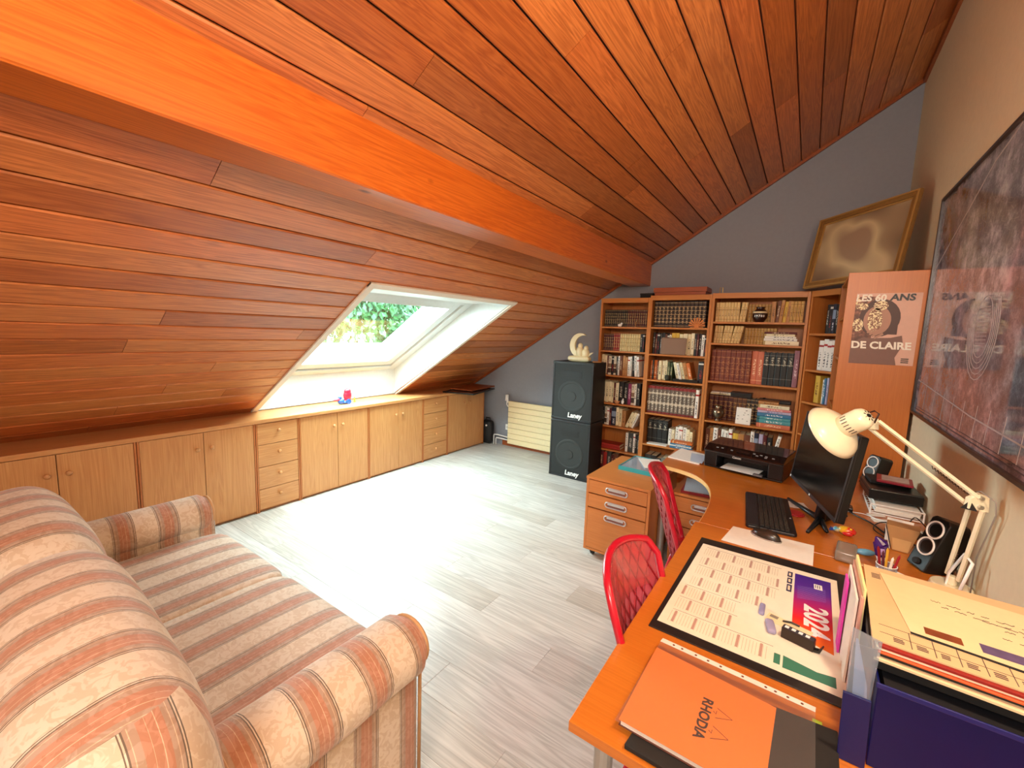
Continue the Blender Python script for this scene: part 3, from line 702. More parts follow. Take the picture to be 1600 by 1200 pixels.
# --- left bookcase
row(B1, 0, .030, 1.693, [('dkgilt', .0225, .185, 0, 11), ('rdgilt', .0225, .185, 0, 9)], 'the top shelf of ' + L1, .05)
row(B1, 0, .030, 1.43, [('rdgilt', .0225, .185, 0, 5), ('red', .0235, .19, 0, 3), ('crset', .024, .188, 0, 9), ('black', .022, .195), ('black2', .02, .19)], 'the second shelf of ' + L1, .05)
row(B1, 0, .030, 1.16, [('cream', .032, .222), ('cream2', .030, .22), ('maroon', .016, .218), ('picture', .034, .215), ('black2', .026, .2), ('picture', .026, .212), ('dkgrey', .02, .2), ('white', .02, .213), ('brown', .032, .21), ('tan', .03, .215), ('tan', .022, .21), ('white2', .024, .215), ('white', .022, .22), ('black', .02, .215, -4), ('white', .028, .225, -4), ('white2', .02, .222, -5)], 'the third shelf of ' + L1, .03)
row(B1, 0, .028, .845, [('cream', .034, .235), ('cream2', .032, .235), ('cream', .032, .232), ('cream2', .032, .23), ('cream', .024, .232), ('maroon', .022, .225), ('cream2', .036, .225), ('black', .052, .235), ('black', .050, .235), ('magenta', .036, .238), ('picture', .034, .235), ('white', .022, .23), ('black', .04, .235)], 'the fourth shelf of ' + L1, .04)
row(B1, 0, .030, .587, [('cream', .034, .205), ('black', .03, .2), ('picture', .028, .2), ('white2', .026, .195), ('maroon', .024, .195), ('navy', .055, .2), ('cream2', .032, .205), ('cream', .034, .2), ('tan', .042, .19), (None, .0, 0), ('cream', .030, .19, 22), ('cream2', .030, .19, 22), ('white', .022, .185, 22)], 'the fifth shelf of ' + L1, .04)
z = pile(B1, 0, .035, .314, [('redflat', .028, .27), ('redflat', .03, .26)], 'the sixth shelf of ' + L1, .03)
row(B1, 0, .36, .314, [('white', .028, .22), ('dkgrey', .055, .215), ('white2', .022, .21), ('black', .022, .21), ('dkgrey', .02, .2)], 'the sixth shelf of ' + L1, .04, start=0)
row(B1, 0, .03, .065, [('brown', .04, .2), ('maroon', .04, .21), ('redflat', .04, .2), ('dkgrey', .05, .2), ('maroon', .03, .19), ('brown', .05, .2)], 'the bottom shelf of ' + L1, .05)
# --- middle bookcase
row(B2, 0, .032, 1.698, [('umber', .0375, .262, 0, 13)], 'the top shelf of ' + L2, .045)
row(B2, 0, .032, 1.421, [('black', .024, .215), ('maroon', .02, .21), ('black2', .026, .215), ('dkgrey', .022, .205), ('black', .026, .215), ('brown', .02, .21), ('black2', .022, .215), ('picture', .022, .21), ('yellow', .038, .225), ('yellow', .036, .225), ('cream', .036, .22), ('cream2', .040, .222), ('cream', .036, .222), ('cream2', .030, .222), ('black', .02, .22), ('maroon', .018, .215), ('black', .024, .215), ('white', .026, .21), ('black2', .022, .2)], 'the second shelf of ' + L2, .065)
row(B2, 0, .032, 1.151, [('orange', .016, .2), ('dkgrey', .016, .2), ('orange', .03, .21), ('brown', .016, .19), ('cream', .032, .2), ('cream2', .028, .2), ('cream', .026, .2), ('green', .028, .195), ('green', .022, .19), ('cream2', .028, .195, -14), ('white', .028, .19, -14), ('cream', .028, .19, -14), ('tan', .034, .19, -14), ('orange', .034, .19, -14)], 'the third shelf of ' + L2, .06)
bxk = ob('book', bookmesh(.05, .215, .19, 'black2'), None, None, (B2[0] + .505, B2[1] + .06, 1.1516)); tag(bxk, 'thick black book standing at the right end of third shelf of the middle bookcase', 'book', 'books on the third shelf of ' + L2)
row(B2, 0, .030, .797, [('encyc', .0385, .288, 0, 12), ('white2', .033, .29)], 'the fourth shelf of ' + L2, .03)
row(B2, 0, .034, .459, [('blackset', .052, .255, 0, 4), (None, .012, 0), ('white', .03, .18), ('cream2', .03, .18), (None, .005, 0), ('white', .034, .21), ('white2', .036, .21), ('white', .036, .205), ('cream2', .032, .19), ('cream', .03, .18)], 'the fifth shelf of ' + L2, .10, d=.17)
pile(B2, 0, .30, .459, [('blue', .022, .22), ('white', .012, .21), ('blue', .016, .2), ('orange', .026, .21)], 'the fifth shelf of ' + L2, .012, .1)
row(B2, 0, .04, .065, [('dkgrey', .06, .26), ('black', .06, .26), ('dkgrey', .05, .25), ('grey', .05, .25), ('black', .05, .24)], 'the bottom shelf of ' + L2, .05)
# --- wide bookcase
row(B3, 0, .033, 1.762, [('goldset', .0245, .182, 0, 8), ('goldset', .0245, .18, 5, 2)], 'the top shelf of ' + L3, .04, d=.12)
row(B3, 0, .295, 1.762, [('yelset', .026, .17, 0, 7)], 'the back row, top shelf of ' + L3, .15, d=.12)
row(B3, 0, .492, 1.762, [('tan', .034, .19), ('brown', .026, .195, 4), ('tan', .026, .19, 4), ('yellow', .026, .185, 4), ('tan', .026, .185, 3), ('yelset', .024, .185, 0, 4)], 'the right part of top shelf of ' + L3, .04, d=.12)
row(B3, 0, .033, 1.559, [('goldset', .023, .165, 2, 3), ('goldset', .024, .165, 6, 3), ('goldset', .024, .165, 10, 3)], 'the second shelf of ' + L3, .05, d=.12)
row(B3, 0, .285, 1.559, [('yelset', .025, .15, 0, 10)], 'the back row, second shelf of ' + L3, .15, d=.12)
pile(B3, 0, .455, 1.559, [('cream2', .036, .27), ('white', .024, .255), ('white', .018, .24), ('cream2', .02, .23), ('maroon', .018, .25)], 'the second shelf of ' + L3, .03, .17)
row(B3, 0, .030, 1.191, [('leather', .042, .305, 0, 8), ('salmon', .05, .30), ('salmon', .046, .30), ('blackset', .045, .30, 0, 5), ('mauve', .04, .325)], 'the third shelf of ' + L3, .04)
row(B3, 0, .032, .8, [('burg', .042, .245, 0, 5), ('brgilt', .038, .24, 0, 3), ('umber', .034, .24, 0, 4)], 'the fourth shelf of ' + L3, .12, d=.14)
z = pile(B3, 0, .035, 1.048, [('cream', .014, .26), ('white', .012, .24)], 'top of the burgundy books in ' + L3, .13, .14)
row(B3, 0, .515, .8, [('dkgrey', .04, .2), ('black', .05, .21), ('brown', .05, .2), ('black', .05, .2)], 'the back row, fourth shelf of ' + L3, .19, d=.08)
pile(B3, 0, .465, .8, [('salmon', .04, .265), ('teal', .036, .265), ('teal', .024, .26), ('blue', .034, .265), ('lilac', .022, .26), ('pink', .022, .26), ('cream2', .032, .24), ('tan', .028, .16)], 'the fourth shelf of ' + L3, .012, .17)
row(B3, 0, .035, .48, [('brown', .04, .23), ('tan', .03, .235), ('white', .04, .24), ('brown', .03, .23), ('white', .03, .25), ('white', .034, .24), ('white2', .03, .25), ('yellow', .05, .22), ('tan', .05, .22), ('brown', .05, .22), ('white', .03, .255), ('navy', .034, .25), ('lilac', .036, .25), ('maroon', .03, .24), ('black', .04, .22), ('white', .03, .25, 10)], 'the fifth shelf of ' + L3, .04)
# --- corner bookcase
row(c4, a4, .04, 1.671, [(None, .08, 0), ('black', .03, .24), ('black2', .026, .235), ('navy', .03, .24), ('black', .028, .23), ('navy', .022, .22)], 'the top shelf of ' + L4, .05, d=.15)
row(c4, a4, .03, 1.363, [(None, .05, 0), ('white2', .044, .255), ('white2', .044, .255), ('white2', .04, .255), ('white2', .044, .255)], 'the second shelf of ' + L4, .05, d=.15)
row(c4, a4, .03, 1.084, [(None, .06, 0), ('yellow', .05, .235), (None, .02, 0), ('white', .02, .2), ('blue', .02, .21), ('lilac', .02, .22), ('grey', .04, .21)], 'the third shelf of ' + L4, .05, d=.15)
row(c4, a4, .03, .8, [(None, .06, 0), ('white', .03, .22), ('grey', .03, .21), ('white2', .03, .215), ('tan', .04, .21)], 'the fourth shelf of ' + L4, .05, d=.15)

# --- ornaments on the shelves
SILV = plain('dark_silver', '8a7c68', .28, .9)
CLAY = plain('dark_clay', '33180f', .35, coat=.4)
t = thing('vase', 'round dark clay vase with white writing on top shelf of wide bookcase', 'vase', (-.395, BY + .065, 1.7626))
ob('body', G().lathe([(0, 0), (.034, 0), (.038, .01), (.058, .04), (.062, .065), (.055, .095), (.036, .118), (.030, .128), (.040, .138), (.036, .139), (.026, .128), (0, .12)], n=28), CLAY, t, smooth=True)
ob('band', G().lathe([(.0605, .082), (.0612, .082), (.056, .098), (.0552, .098)], n=28), CREAM, t, smooth=True)
for i, ch in enumerate('19780'):
    a = math.radians(-90 + (i - 2) * 17); p = Vector((.0622 * math.cos(a), .0622 * math.sin(a), .055))
    text('digit', ch, WHITE, t, frame(p, (-math.sin(a), math.cos(a), 0), (0, 0, 1)), .026, .0008, .0008)
t = thing('urn', 'small dark silver urn in front of the burgundy books, wide bookcase', 'urn', (-.665, BY + .045, .8006))
ob('body', G().lathe([(0, 0), (.026, 0), (.028, .006), (.014, .014), (.016, .02), (.044, .045), (.054, .08), (.05, .105), (.03, .125), (.026, .132), (.036, .145), (.032, .146), (.022, .134), (0, .13)], n=28), SILV, t, smooth=True)
t = thing('greeting_card', 'white card with small drawings standing on the wide bookcase', 'card', (-.445, BY + .02, .8008), 0, rot=(math.radians(-8), 0, 0))
ob('sheet', G().box(-.062, .062, 0, .002, 0, .158).box(-.062, .062, .03, .032, 0, .15), PAPER, t)
g = G(); rr = random.Random(5)
for i in range(9):
    cx, cz = rr.uniform(-.045, .045), rr.uniform(.02, .14); g.box(cx - .006, cx + .006, -.0006, 0, cz - .003, cz + .003)
ob('drawing', g, plain('grey_ink', '9a9890', .8), t)
t = thing('box', 'black flat box lying on the gilt books of the wide bookcase', 'box', (-.50, BY + .18, 1.0416))
ob('body', G().box(-.08, .10, -.07, .06, 0, .045), BLACK, t, bevel=.004); ob('lid', G().box(-.082, .102, -.072, .062, .03, .046), plain('box_lid', '201e22', .3), t, bevel=.003)
t = thing('tablet_case', 'long black case lying on the black and brown books, wide bookcase', 'case', (-.21, BY + .20, 1.0116))
ob('body', G().box(-.13, .13, -.05, .05, 0, .035), BLACK, t, bevel=.006); ob('strap', G().box(-.1, -.08, -.052, .052, -.0, .037), BLACKM, t)
# fan ornament
t = thing('fan_ornament', 'orange sunburst fan ornament on top shelf of the middle bookcase', 'ornament', (-.925, BY + .018, 1.6990))
OR = plain('terracotta_orange', 'd8803a', .5)
g = G()
for i in range(9):
    a = math.radians(10 + 20 * i); c, s_ = math.cos(a), math.sin(a); r0, r1 = .016, .072 + .012 * s_
    M = frame((0, 0, .012), (c, 0, s_), (-s_, 0, c)); g.prism([(r0, -.003), (r1, -.0085), (r1 + .006, 0), (r1, .0085), (r0, .003)], -.004, .004, 'Z', M)
ob('rays', g, OR, t, bevel=.001); ob('base', G().cyl((0, -.008, .014), (0, .008, .014), .02, None, 16).box(-.06, .06, -.01, .01, 0, .006), OR, t)
t = thing('photo_frame', 'small rounded taupe photo frame on second shelf of middle bookcase', 'photo', (-1.135, BY + .012, 1.422), 0, rot=(math.radians(-7), 0, 0))
ob('panel', G().cushion((0, .006, .087), (.125, .008, .087), .008, n=6), plain('taupe_panel', '8a6c58', .6, var=.02), t, bevel=0)
ob('stand', G().prism([(.01, .003), (.06, .003), (.014, .12)], -.01, .01, 'X'), plain('taupe_stand', '4a3a30', .6), t)
t = thing('pot', 'small dark pot on third shelf of the middle bookcase', 'pot', (-1.165, BY + .028, 1.1516)); ob('body', G().lathe([(0, 0), (.022, 0), (.032, .03), (.03, .05), (.034, .056), (.028, .056), (.02, .01), (0, .01)], n=20), plain('dark_olive', '2e2a1c', .5), t, smooth=True)
t = thing('tray', 'black tray holding a white paper on third shelf of middle bookcase', 'tray', (-.99, BY + .03, 1.1516)); ob('tray_body', G().box(-.12, .12, -.03, .03, 0, .006).box(-.12, .12, -.03, -.026, .006, .026).box(-.12, .12, .026, .03, .006, .026).box(-.12, -.116, -.026, .026, .006, .026).box(.116, .12, -.026, .026, .006, .026), BLACK, t)
o = ob('paper', G().box(-.06, .10, -.022, .024, 0, .003), PAPER, None, (-.98, BY + .03, 1.1586), (0, 0, .03)); tag(o, 'white folded paper lying in the black tray, middle bookcase', 'paper')
t = thing('bowl', 'little white and orange bowl on fourth shelf of left bookcase', 'bowl', (-1.69, BY + .018, .8456)); ob('body', G().lathe([(0, 0), (.015, 0), (.03, .02), (.036, .032), (.033, .032), (.02, .008), (0, .006)], n=20), plain('orange_white_glaze', 'e09a6a', .3), t, smooth=True)
t = thing('bird_figurine', 'tiny white bird figurine beside the bowl in the left bookcase', 'figurine', (-1.625, BY + .018, .8456))
ob('body', G().sphere((0, 0, .026), (.017, .012, .026)).sphere((.004, 0, .055), (.010, .009, .012)), WHITE, t, smooth=True); ob('beak', G().cyl((.012, 0, .056), (.024, 0, .054), .003, .001, 6), BLACK, t)
t = thing('figurine', 'small white animal figurine on top shelf of the left bookcase', 'figurine', (-1.715, BY + .024, 1.6936)); ob('body', G().sphere((0, 0, .018), (.024, .012, .016)).sphere((.02, 0, .034), (.012, .01, .013)), WHITE, t, smooth=True); ob('leg', G().cyl((-.012, 0, 0), (-.012, 0, .015), .004).cyl((.012, 0, 0), (.012, 0, .015), .004), WHITE, t)
t = thing('figurine', 'small bronze figurine at right end of top shelf, left bookcase', 'figurine', (-1.54, BY + .024, 1.6936)); ob('body', G().lathe([(0, 0), (.014, 0), (.012, .008), (.008, .02), (.013, .034), (.007, .045), (.009, .055), (0, .064)], n=12), plain('bronze', '8a5a34', .4, .5), t, smooth=True)
o = ob('leaflet', G().box(-.10, .10, -.045, .045, 0, .010), PAPER, None, (-1.225, BY + .045, .4596), (0, 0, .05)); tag(o, 'white leaflets lying before the black volumes on middle bookcase', 'leaflet')
# on top
t = thing('flat_box', 'flat reddish-brown wooden box on top of the middle bookcase', 'box', (-1.11, BY + .10, 2.0206))
ob('body', G().box(-.245, .245, -.10, .13, 0, .03), wood('redwood', ('8a3c1c', 'a85430'), 'X', .4, .4), t, bevel=.002); ob('lid', G().box(-.255, .255, -.11, .14, .031, .075), wood('redwood2', ('8a3c1c', 'b05a30'), 'X', .4, .4), t, bevel=.002)
t = thing('hook', 'tiny brass bracket standing on top of the wide bookcase', 'bracket', (-.73, BY + .01, 2.0306)); ob('loop', G().tube([(-.012, 0, 0), (-.012, 0, .05), (.012, 0, .052), (.012, 0, .002)], .003, 6), plain('brass', 'c8a050', .3, .9), t)
t = thing('small_box', 'small dark box against the wall above the left bookcase', 'box', (-1.47, BY + .16, 2.0006)); ob('body', G().box(-.07, .06, -.05, .05, 0, .05), BLACKM, t, bevel=.003); ob('lid', G().box(-.072, .062, -.052, .052, .04, .055), BLACK, t)

# framed picture leaning across the corner
A = Vector((-.07, 4.36, 2.0325)); Bp = Vector((.445, 3.76, 2.042)); xd = (Bp - A); Wd = xd.length
nrm = Vector((-xd.y, xd.x, 0)).normalized() * 1.0
if nrm.y < 0: nrm = -nrm
upv = Vector((nrm.x * .17, nrm.y * .17, 1)).normalized()
M = frame((0, 0, 0), xd, upv)
t = thing('picture_frame', 'large gilt-framed blurred picture leaning in the corner above the bookcases', 'picture', A, 0, rot=M.to_euler())
Hf = .565; FR = plain('antique_gold_wood', '8a6434', .4, .15, var=.25); FR2 = plain('antique_gold_light', 'b0884c', .35, .3)
def bars(w, o_, z0, z1):
    g = G(); g.prism([(o_, o_), (Wd - o_, o_), (Wd - o_ - w, o_ + w), (o_ + w, o_ + w)], z0, z1); g.prism([(o_, Hf - o_), (o_ + w, Hf - o_ - w), (Wd - o_ - w, Hf - o_ - w), (Wd - o_, Hf - o_)], z0, z1)
    g.prism([(o_, o_), (o_ + w, o_ + w), (o_ + w, Hf - o_ - w), (o_, Hf - o_)], z0, z1); g.prism([(Wd - o_, o_), (Wd - o_, Hf - o_), (Wd - o_ - w, Hf - o_ - w), (Wd - o_ - w, o_ + w)], z0, z1); return g
ob('frame_moulding', bars(.042, 0, -.0, .022), FR, t, bevel=.003); ob('inner_slip', bars(.012, .042, 0, .012), FR2, t, bevel=.001); ob('outer_bead', bars(.012, .004, .022, .03), FR2, t, bevel=.003)
m, nt, b = newmat('blurred_picture'); tc = nd(nt, 'ShaderNodeTexCoord'); no = nd(nt, 'ShaderNodeTexNoise'); no.inputs['Scale'].default_value = 2.6; no.inputs['Detail'].default_value = 1
nt.links.new(tc.outputs['Object'], no.inputs['Vector']); gr_ = nd(nt, 'ShaderNodeTexGradient', gradient_type='QUADRATIC_SPHERE')
mp = nd(nt, 'ShaderNodeMapping'); mp.inputs['Location'].default_value = (-1.0, -.75, 0); mp.inputs['Scale'].default_value = (2.6, 2.6, 0); nt.links.new(tc.outputs['Object'], mp.inputs[0]); nt.links.new(mp.outputs[0], gr_.inputs[0])
ad = nd(nt, 'ShaderNodeMath', operation='MULTIPLY_ADD'); nt.links.new(gr_.outputs['Fac'], ad.inputs[0]); ad.inputs[1].default_value = .6; nt.links.new(no.outputs['Fac'], ad.inputs[2])
r = ramp(nt, [(.30, lin('5a4434')), (.52, lin('9a8468')), (.62, lin('c8b48c')), (.8, lin('9a826c'))]); nt.links.new(ad.outputs[0], r.inputs[0]); nt.links.new(r.outputs[0], b.inputs['Base Color']); b.inputs['Roughness'].default_value = .35; b.inputs['Coat Weight'].default_value = .4
ob('picture', G().box(.054, Wd - .054, .054, Hf - .054, -.002, .005), m, t)

# ---------------------------------------------------------------- poster on the side panel
t = thing('poster', 'square sepia poster with LES 60 ANS lettering on the orange panel', 'poster', (.167, 3.4695, 0))
px0, px1, pz0, pz1 = .052, .358, 1.475, 1.91
POP = plain('poster_pink', 'dcae98', .5)
def sheet(name, x0, x1, z0, z1, y, mat, par=t): return ob(name, G().box(x0, x1, y - .0006, y, z0, z1), mat, par)
sheet('sheet', px0, px1, pz0, pz1, -.0002, POP)
m, nt, b = newmat('poster_sepia'); tc = nd(nt, 'ShaderNodeTexCoord'); no = nd(nt, 'ShaderNodeTexNoise'); no.inputs['Scale'].default_value = 55; no.inputs['Detail'].default_value = 2
n2 = nd(nt, 'ShaderNodeTexNoise'); n2.inputs['Scale'].default_value = 9
nt.links.new(tc.outputs['Object'], no.inputs['Vector']); nt.links.new(tc.outputs['Object'], n2.inputs['Vector']); mu = nd(nt, 'ShaderNodeMath', operation='MULTIPLY'); nt.links.new(no.outputs['Fac'], mu.inputs[0]); nt.links.new(n2.outputs['Fac'], mu.inputs[1])
r = ramp(nt, [(.16, lin('5a3424')), (.25, lin('8a5440')), (.30, lin('a87058')), (.33, lin('f0dca8'))]); nt.links.new(mu.outputs[0], r.inputs[0]); nt.links.new(r.outputs[0], b.inputs['Base Color']); SEP = m
DKH = plain('poster_dark', '4a2a20', .5); SK = plain('poster_skin', 'b4846c', .5); CR = plain('poster_glint', 'f2e2b0', .5)
sheet('background', px0, px0 + .095, pz0 + .06, pz1 - .02, -.0010, SEP)
def disc(name, cx, cz, rx, rz, y, mat, a0=0, a1=360, n=24):
    pts = [(cx + rx * math.cos(math.radians(a0 + (a1 - a0) * i / n)), cz + rz * math.sin(math.radians(a0 + (a1 - a0) * i / n))) for i in range(n)]
    return ob(name, G().prism(pts, y - .0004, y, 'Y'), mat, t)
disc('hair', .175, 1.76, .098, .115, -.0014, DKH); sheet('hair_fall', .205, .265, 1.66, 1.80, -.0014, DKH)
disc('face', .165, 1.745, .066, .088, -.0020, SK); 
m2, nt, b = newmat('poster_glitter'); tc = nd(nt, 'ShaderNodeTexCoord'); no = nd(nt, 'ShaderNodeTexNoise'); no.inputs['Scale'].default_value = 130; nt.links.new(tc.outputs['Object'], no.inputs['Vector'])
r = ramp(nt, [(.42, lin('8a5c44')), (.5, lin('f4e4b4'))], True); nt.links.new(no.outputs['Fac'], r.inputs[0]); nt.links.new(r.outputs[0], b.inputs['Base Color'])
for cx, cz, rx, rz in ((.175, 1.835, .035, .03), (.155, 1.745, .035, .075), (.085, 1.83, .03, .022), (.075, 1.715, .026, .04)): disc('glitter', cx, cz, rx, rz, -.0026, m2)
g = G()
pts = [(px0, pz0), (px0, 1.60), (.11, 1.64), (.14, 1.635), (.24, 1.64), (.29, 1.655), (.30, 1.60), (.27, 1.52), (.28, pz0)]
ob('shoulders', G().prism(pts, -.0024, -.0020, 'Y'), plain('poster_dress', '7c5648', .5), t)
g = G()
for k in range(4): g.box(0, .05, -.0003, .0003, -.006, .006, Matrix.Translation((.125 + k * .012, -.003, 1.668 - k * .011)) @ Matrix.Rotation(math.radians(-35), 4, 'Y'))
ob('hand', g, SK, t)
text('lettering', 'LES 60', plain('poster_white', 'f6eedc', .5), t, frame((.122, -.0038, 1.880), (1, 0, 0), (0, 0, 1)), .056, .0003, .0018, sx=.95, shear=.08)
text('lettering', 'ANS', plain('poster_black', '151210', .5), t, frame((.270, -.0038, 1.882), (1, 0, 0), (0, 0, 1)), .054, .0003, .0018, sx=1.1, shear=.08)
text('lettering', 'DE CLAIRE', MATS['poster_white'], t, frame((.197, -.0038, 1.590), (1, 0, 0), (0, 0, 1)), .060, .0003, .0022, sx=1.0, shear=-.06)
g = G(); [g.box(.30, .335, -.0014, -.0010, 1.49 + i * .011, 1.496 + i * .011) for i in range(3)]; ob('small_print', g, MATS['poster_black'], t)

# ---------------------------------------------------------------- big engraving on the right wall
t = thing('wall_picture', 'huge dark-framed engraving of a city map behind glass, right wall', 'picture', (XR, 0, 0))
py0, py1, pz0, pz1 = 1.45, 3.44, 1.20, 2.425
g = G(); fw = .016
for d in ((-.022, 0, py0, py1, pz0, pz0 + fw), (-.022, 0, py0, py1, pz1 - fw, pz1), (-.022, 0, py0, py0 + fw, pz0 + fw, pz1 - fw), (-.022, 0, py1 - fw, py1, pz0 + fw, pz1 - fw)): g.box(*d)
ob('frame_bars', g, plain('dark_frame', '2a1c18', .35), t, bevel=.002)
m, nt, b = newmat('engraving'); tc = nd(nt, 'ShaderNodeTexCoord')
n1 = nd(nt, 'ShaderNodeTexNoise'); n1.inputs['Scale'].default_value = 5.5; n1.inputs['Detail'].default_value = 10; n1.inputs['Roughness'].default_value = .8; n1.inputs['Distortion'].default_value = .1
nt.links.new(tc.outputs['Object'], n1.inputs['Vector'])
r1 = ramp(nt, [(.36, lin('3a343e')), (.48, lin('6e6670')), (.56, lin('a49ca4')), (.66, lin('d4ced0'))]); nt.links.new(n1.outputs['Fac'], r1.inputs[0])
vo = nd(nt, 'ShaderNodeTexVoronoi', feature='DISTANCE_TO_EDGE'); vo.inputs['Scale'].default_value = 30; vo.inputs['Randomness'].default_value = .8; nt.links.new(tc.outputs['Object'], vo.inputs['Vector'])
r2 = ramp(nt, [(0.0, (1, 1, 1, 1)), (.03, (0, 0, 0, 1))]); nt.links.new(vo.outputs['Distance'], r2.inputs[0])
mf = nd(nt, 'ShaderNodeMath', operation='MULTIPLY'); mf.inputs[1].default_value = .28; nt.links.new(r2.outputs[0], mf.inputs[0])
mx = nd(nt, 'ShaderNodeMix', data_type='RGBA'); nt.links.new(mf.outputs[0], mx.inputs[0]); nt.links.new(r1.outputs[0], mx.inputs[6]); mx.inputs[7].default_value = lin('d8ccc8')
n3 = nd(nt, 'ShaderNodeTexNoise'); n3.inputs['Scale'].default_value = 1.1; nt.links.new(tc.outputs['Object'], n3.inputs['Vector'])
r3 = ramp(nt, [(.45, lin('ffffff')), (.55, lin('e8c8d0')), (.66, lin('a8c8d8'))]); nt.links.new(n3.outputs['Fac'], r3.inputs[0])
mx2 = nd(nt, 'ShaderNodeMix', data_type='RGBA', blend_type='MULTIPLY'); mx2.inputs[0].default_value = 1; nt.links.new(mx.outputs[2], mx2.inputs[6]); nt.links.new(r3.outputs[0], mx2.inputs[7])
nt.links.new(mx2.outputs[2], b.inputs['Base Color']); b.inputs['Roughness'].default_value = .6; b.inputs['Coat Weight'].default_value = 1.0; b.inputs['Coat Roughness'].default_value = .04; b.inputs['Coat IOR'].default_value = 1.55
ob('print', G().box(-.010, -.004, py0 + fw, py1 - fw, pz0 + fw, pz1 - fw), m, t)
LN = plain('engraving_line', 'a89a9a', .6)
def wl_(name, pts, w, mat=LN):
    g = G()
    for (a, b_), (c, d) in zip(pts[:-1], pts[1:]):
        v = Vector((0, c - a, d - b_)); L_ = v.length; M = frame((-.0108, a, b_), v, (0, -v.z, v.y)); g.box(0, L_, -w / 2, w / 2, -.0004, .0004, M)
    return ob(name, g, mat, t)
wl_('avenue', [(3.40, 1.40), (2.4, 1.33), (1.50, 1.30)], .006); wl_('avenue', [(3.4, 2.03), (2.6, 2.35), (2.35, 2.40)], .008)
for yy in (3.2, 3.0, 2.82, 2.66, 2.5, 2.34, 2.2, 2.05, 1.9, 1.75): wl_('street', [(yy, 1.25), (yy - .02, 1.38)], .003)
for k in range(5):
    ry, rz = .10 + .018 * k, .12 + .022 * k
    wl_('oval_ring', [(2.42 + ry * math.cos(math.radians(a)), 1.68 + rz * math.sin(math.radians(a))) for a in range(0 if k < 1 else 150, 361, 15)], .004)
g = G(); [g.box(-.0112, -.0106, 2.36, 2.48, 1.60 + i * .014, 1.603 + i * .014) for i in range(12)]; ob('oval_lines', g, LN, t)
wl_('border_line', [(py0 + .03, pz0 + .035), (py1 - .03, pz0 + .035)], .004, plain('engraving_dark', '40343c', .6)); wl_('border_line', [(py0 + .03, pz0 + .05), (py1 - .03, pz0 + .05)], .002, MATS['engraving_dark'])
# ================================================================ SOFA (faces the far wall)
def stripemat(name, axis, off=0.0, period=.171, soft=0.0):
    m, nt, b = newmat(name); tc = nd(nt, 'ShaderNodeTexCoord'); sp = nd(nt, 'ShaderNodeSeparateXYZ'); nt.links.new(tc.outputs['Object'], sp.inputs[0])
    wn = nd(nt, 'ShaderNodeTexNoise'); wn.inputs['Scale'].default_value = 3.0; nt.links.new(tc.outputs['Object'], wn.inputs['Vector'])
    wob = nd(nt, 'ShaderNodeMath', operation='MULTIPLY_ADD'); nt.links.new(wn.outputs['Fac'], wob.inputs[0]); wob.inputs[1].default_value = .02; nt.links.new(sp.outputs['XYZ'.index(axis)], wob.inputs[2])
    a = nd(nt, 'ShaderNodeMath', operation='ADD'); a.inputs[1].default_value = 10 * period + off; nt.links.new(wob.outputs[0], a.inputs[0])
    d = nd(nt, 'ShaderNodeMath', operation='DIVIDE'); d.inputs[1].default_value = period; nt.links.new(a.outputs[0], d.inputs[0])
    f = nd(nt, 'ShaderNodeMath', operation='FRACT'); nt.links.new(d.outputs[0], f.inputs[0])
    cr, dk, tn, rs_, lt = 'd8c6b0', '6e5e50', 'b09480', 'b9846a', 'd4bca0'
    st = [(0, cr), (.485, dk), (.497, cr), (.512, dk), (.528, tn), (.56, lt), (.57, tn), (.63, rs_), (.70, lt), (.707, rs_), (.78, lt), (.787, rs_), (.85, tn), (.90, lt), (.91, tn), (.945, dk), (.96, cr), (.975, dk), (.99, cr)]
    r = ramp(nt, [(p, lin(c)) for p, c in st], True); nt.links.new(f.outputs[0], r.inputs[0])
    # brocade figure
    vo = nd(nt, 'ShaderNodeTexNoise'); vo.inputs['Scale'].default_value = 34; vo.inputs['Detail'].default_value = 2; vo.inputs['Distortion'].default_value = 1.8; nt.links.new(tc.outputs['Object'], vo.inputs['Vector'])
    r2 = ramp(nt, [(.46, lin('d2b48e')), (.52, (1, 1, 1, 1))]); nt.links.new(vo.outputs['Fac'], r2.inputs[0])
    mx = nd(nt, 'ShaderNodeMix', data_type='RGBA', blend_type='MULTIPLY'); mx.inputs[0].default_value = .33; nt.links.new(r.outputs[0], mx.inputs[6]); nt.links.new(r2.outputs[0], mx.inputs[7])
    nt.links.new(mx.outputs[2], b.inputs['Base Color']); b.inputs['Roughness'].default_value = .75; b.inputs['Sheen Weight'].default_value = .25
    bp = nd(nt, 'ShaderNodeBump'); bp.inputs['Strength'].default_value = .35; bp.inputs['Distance'].default_value = .003
    w2 = nd(nt, 'ShaderNodeTexNoise'); w2.inputs['Scale'].default_value = 14; w2.inputs['Detail'].default_value = 3; nt.links.new(tc.outputs['Object'], w2.inputs['Vector'])
    sm = nd(nt, 'ShaderNodeMath', operation='ADD'); nt.links.new(vo.outputs['Fac'], sm.inputs[0]); nt.links.new(w2.outputs['Fac'], sm.inputs[1])
    nt.links.new(sm.outputs[0], bp.inputs['Height']); nt.links.new(bp.outputs['Normal'], b.inputs['Normal'])
    return m
SX = stripemat('sofa_stripe_x', 'X', .02); SY = stripemat('sofa_stripe_y', 'Y', .092)
sofa = thing('sofa', 'striped cream and terracotta two-seat sofa with rolled arms in the foreground', 'sofa', (0, 0, 0))
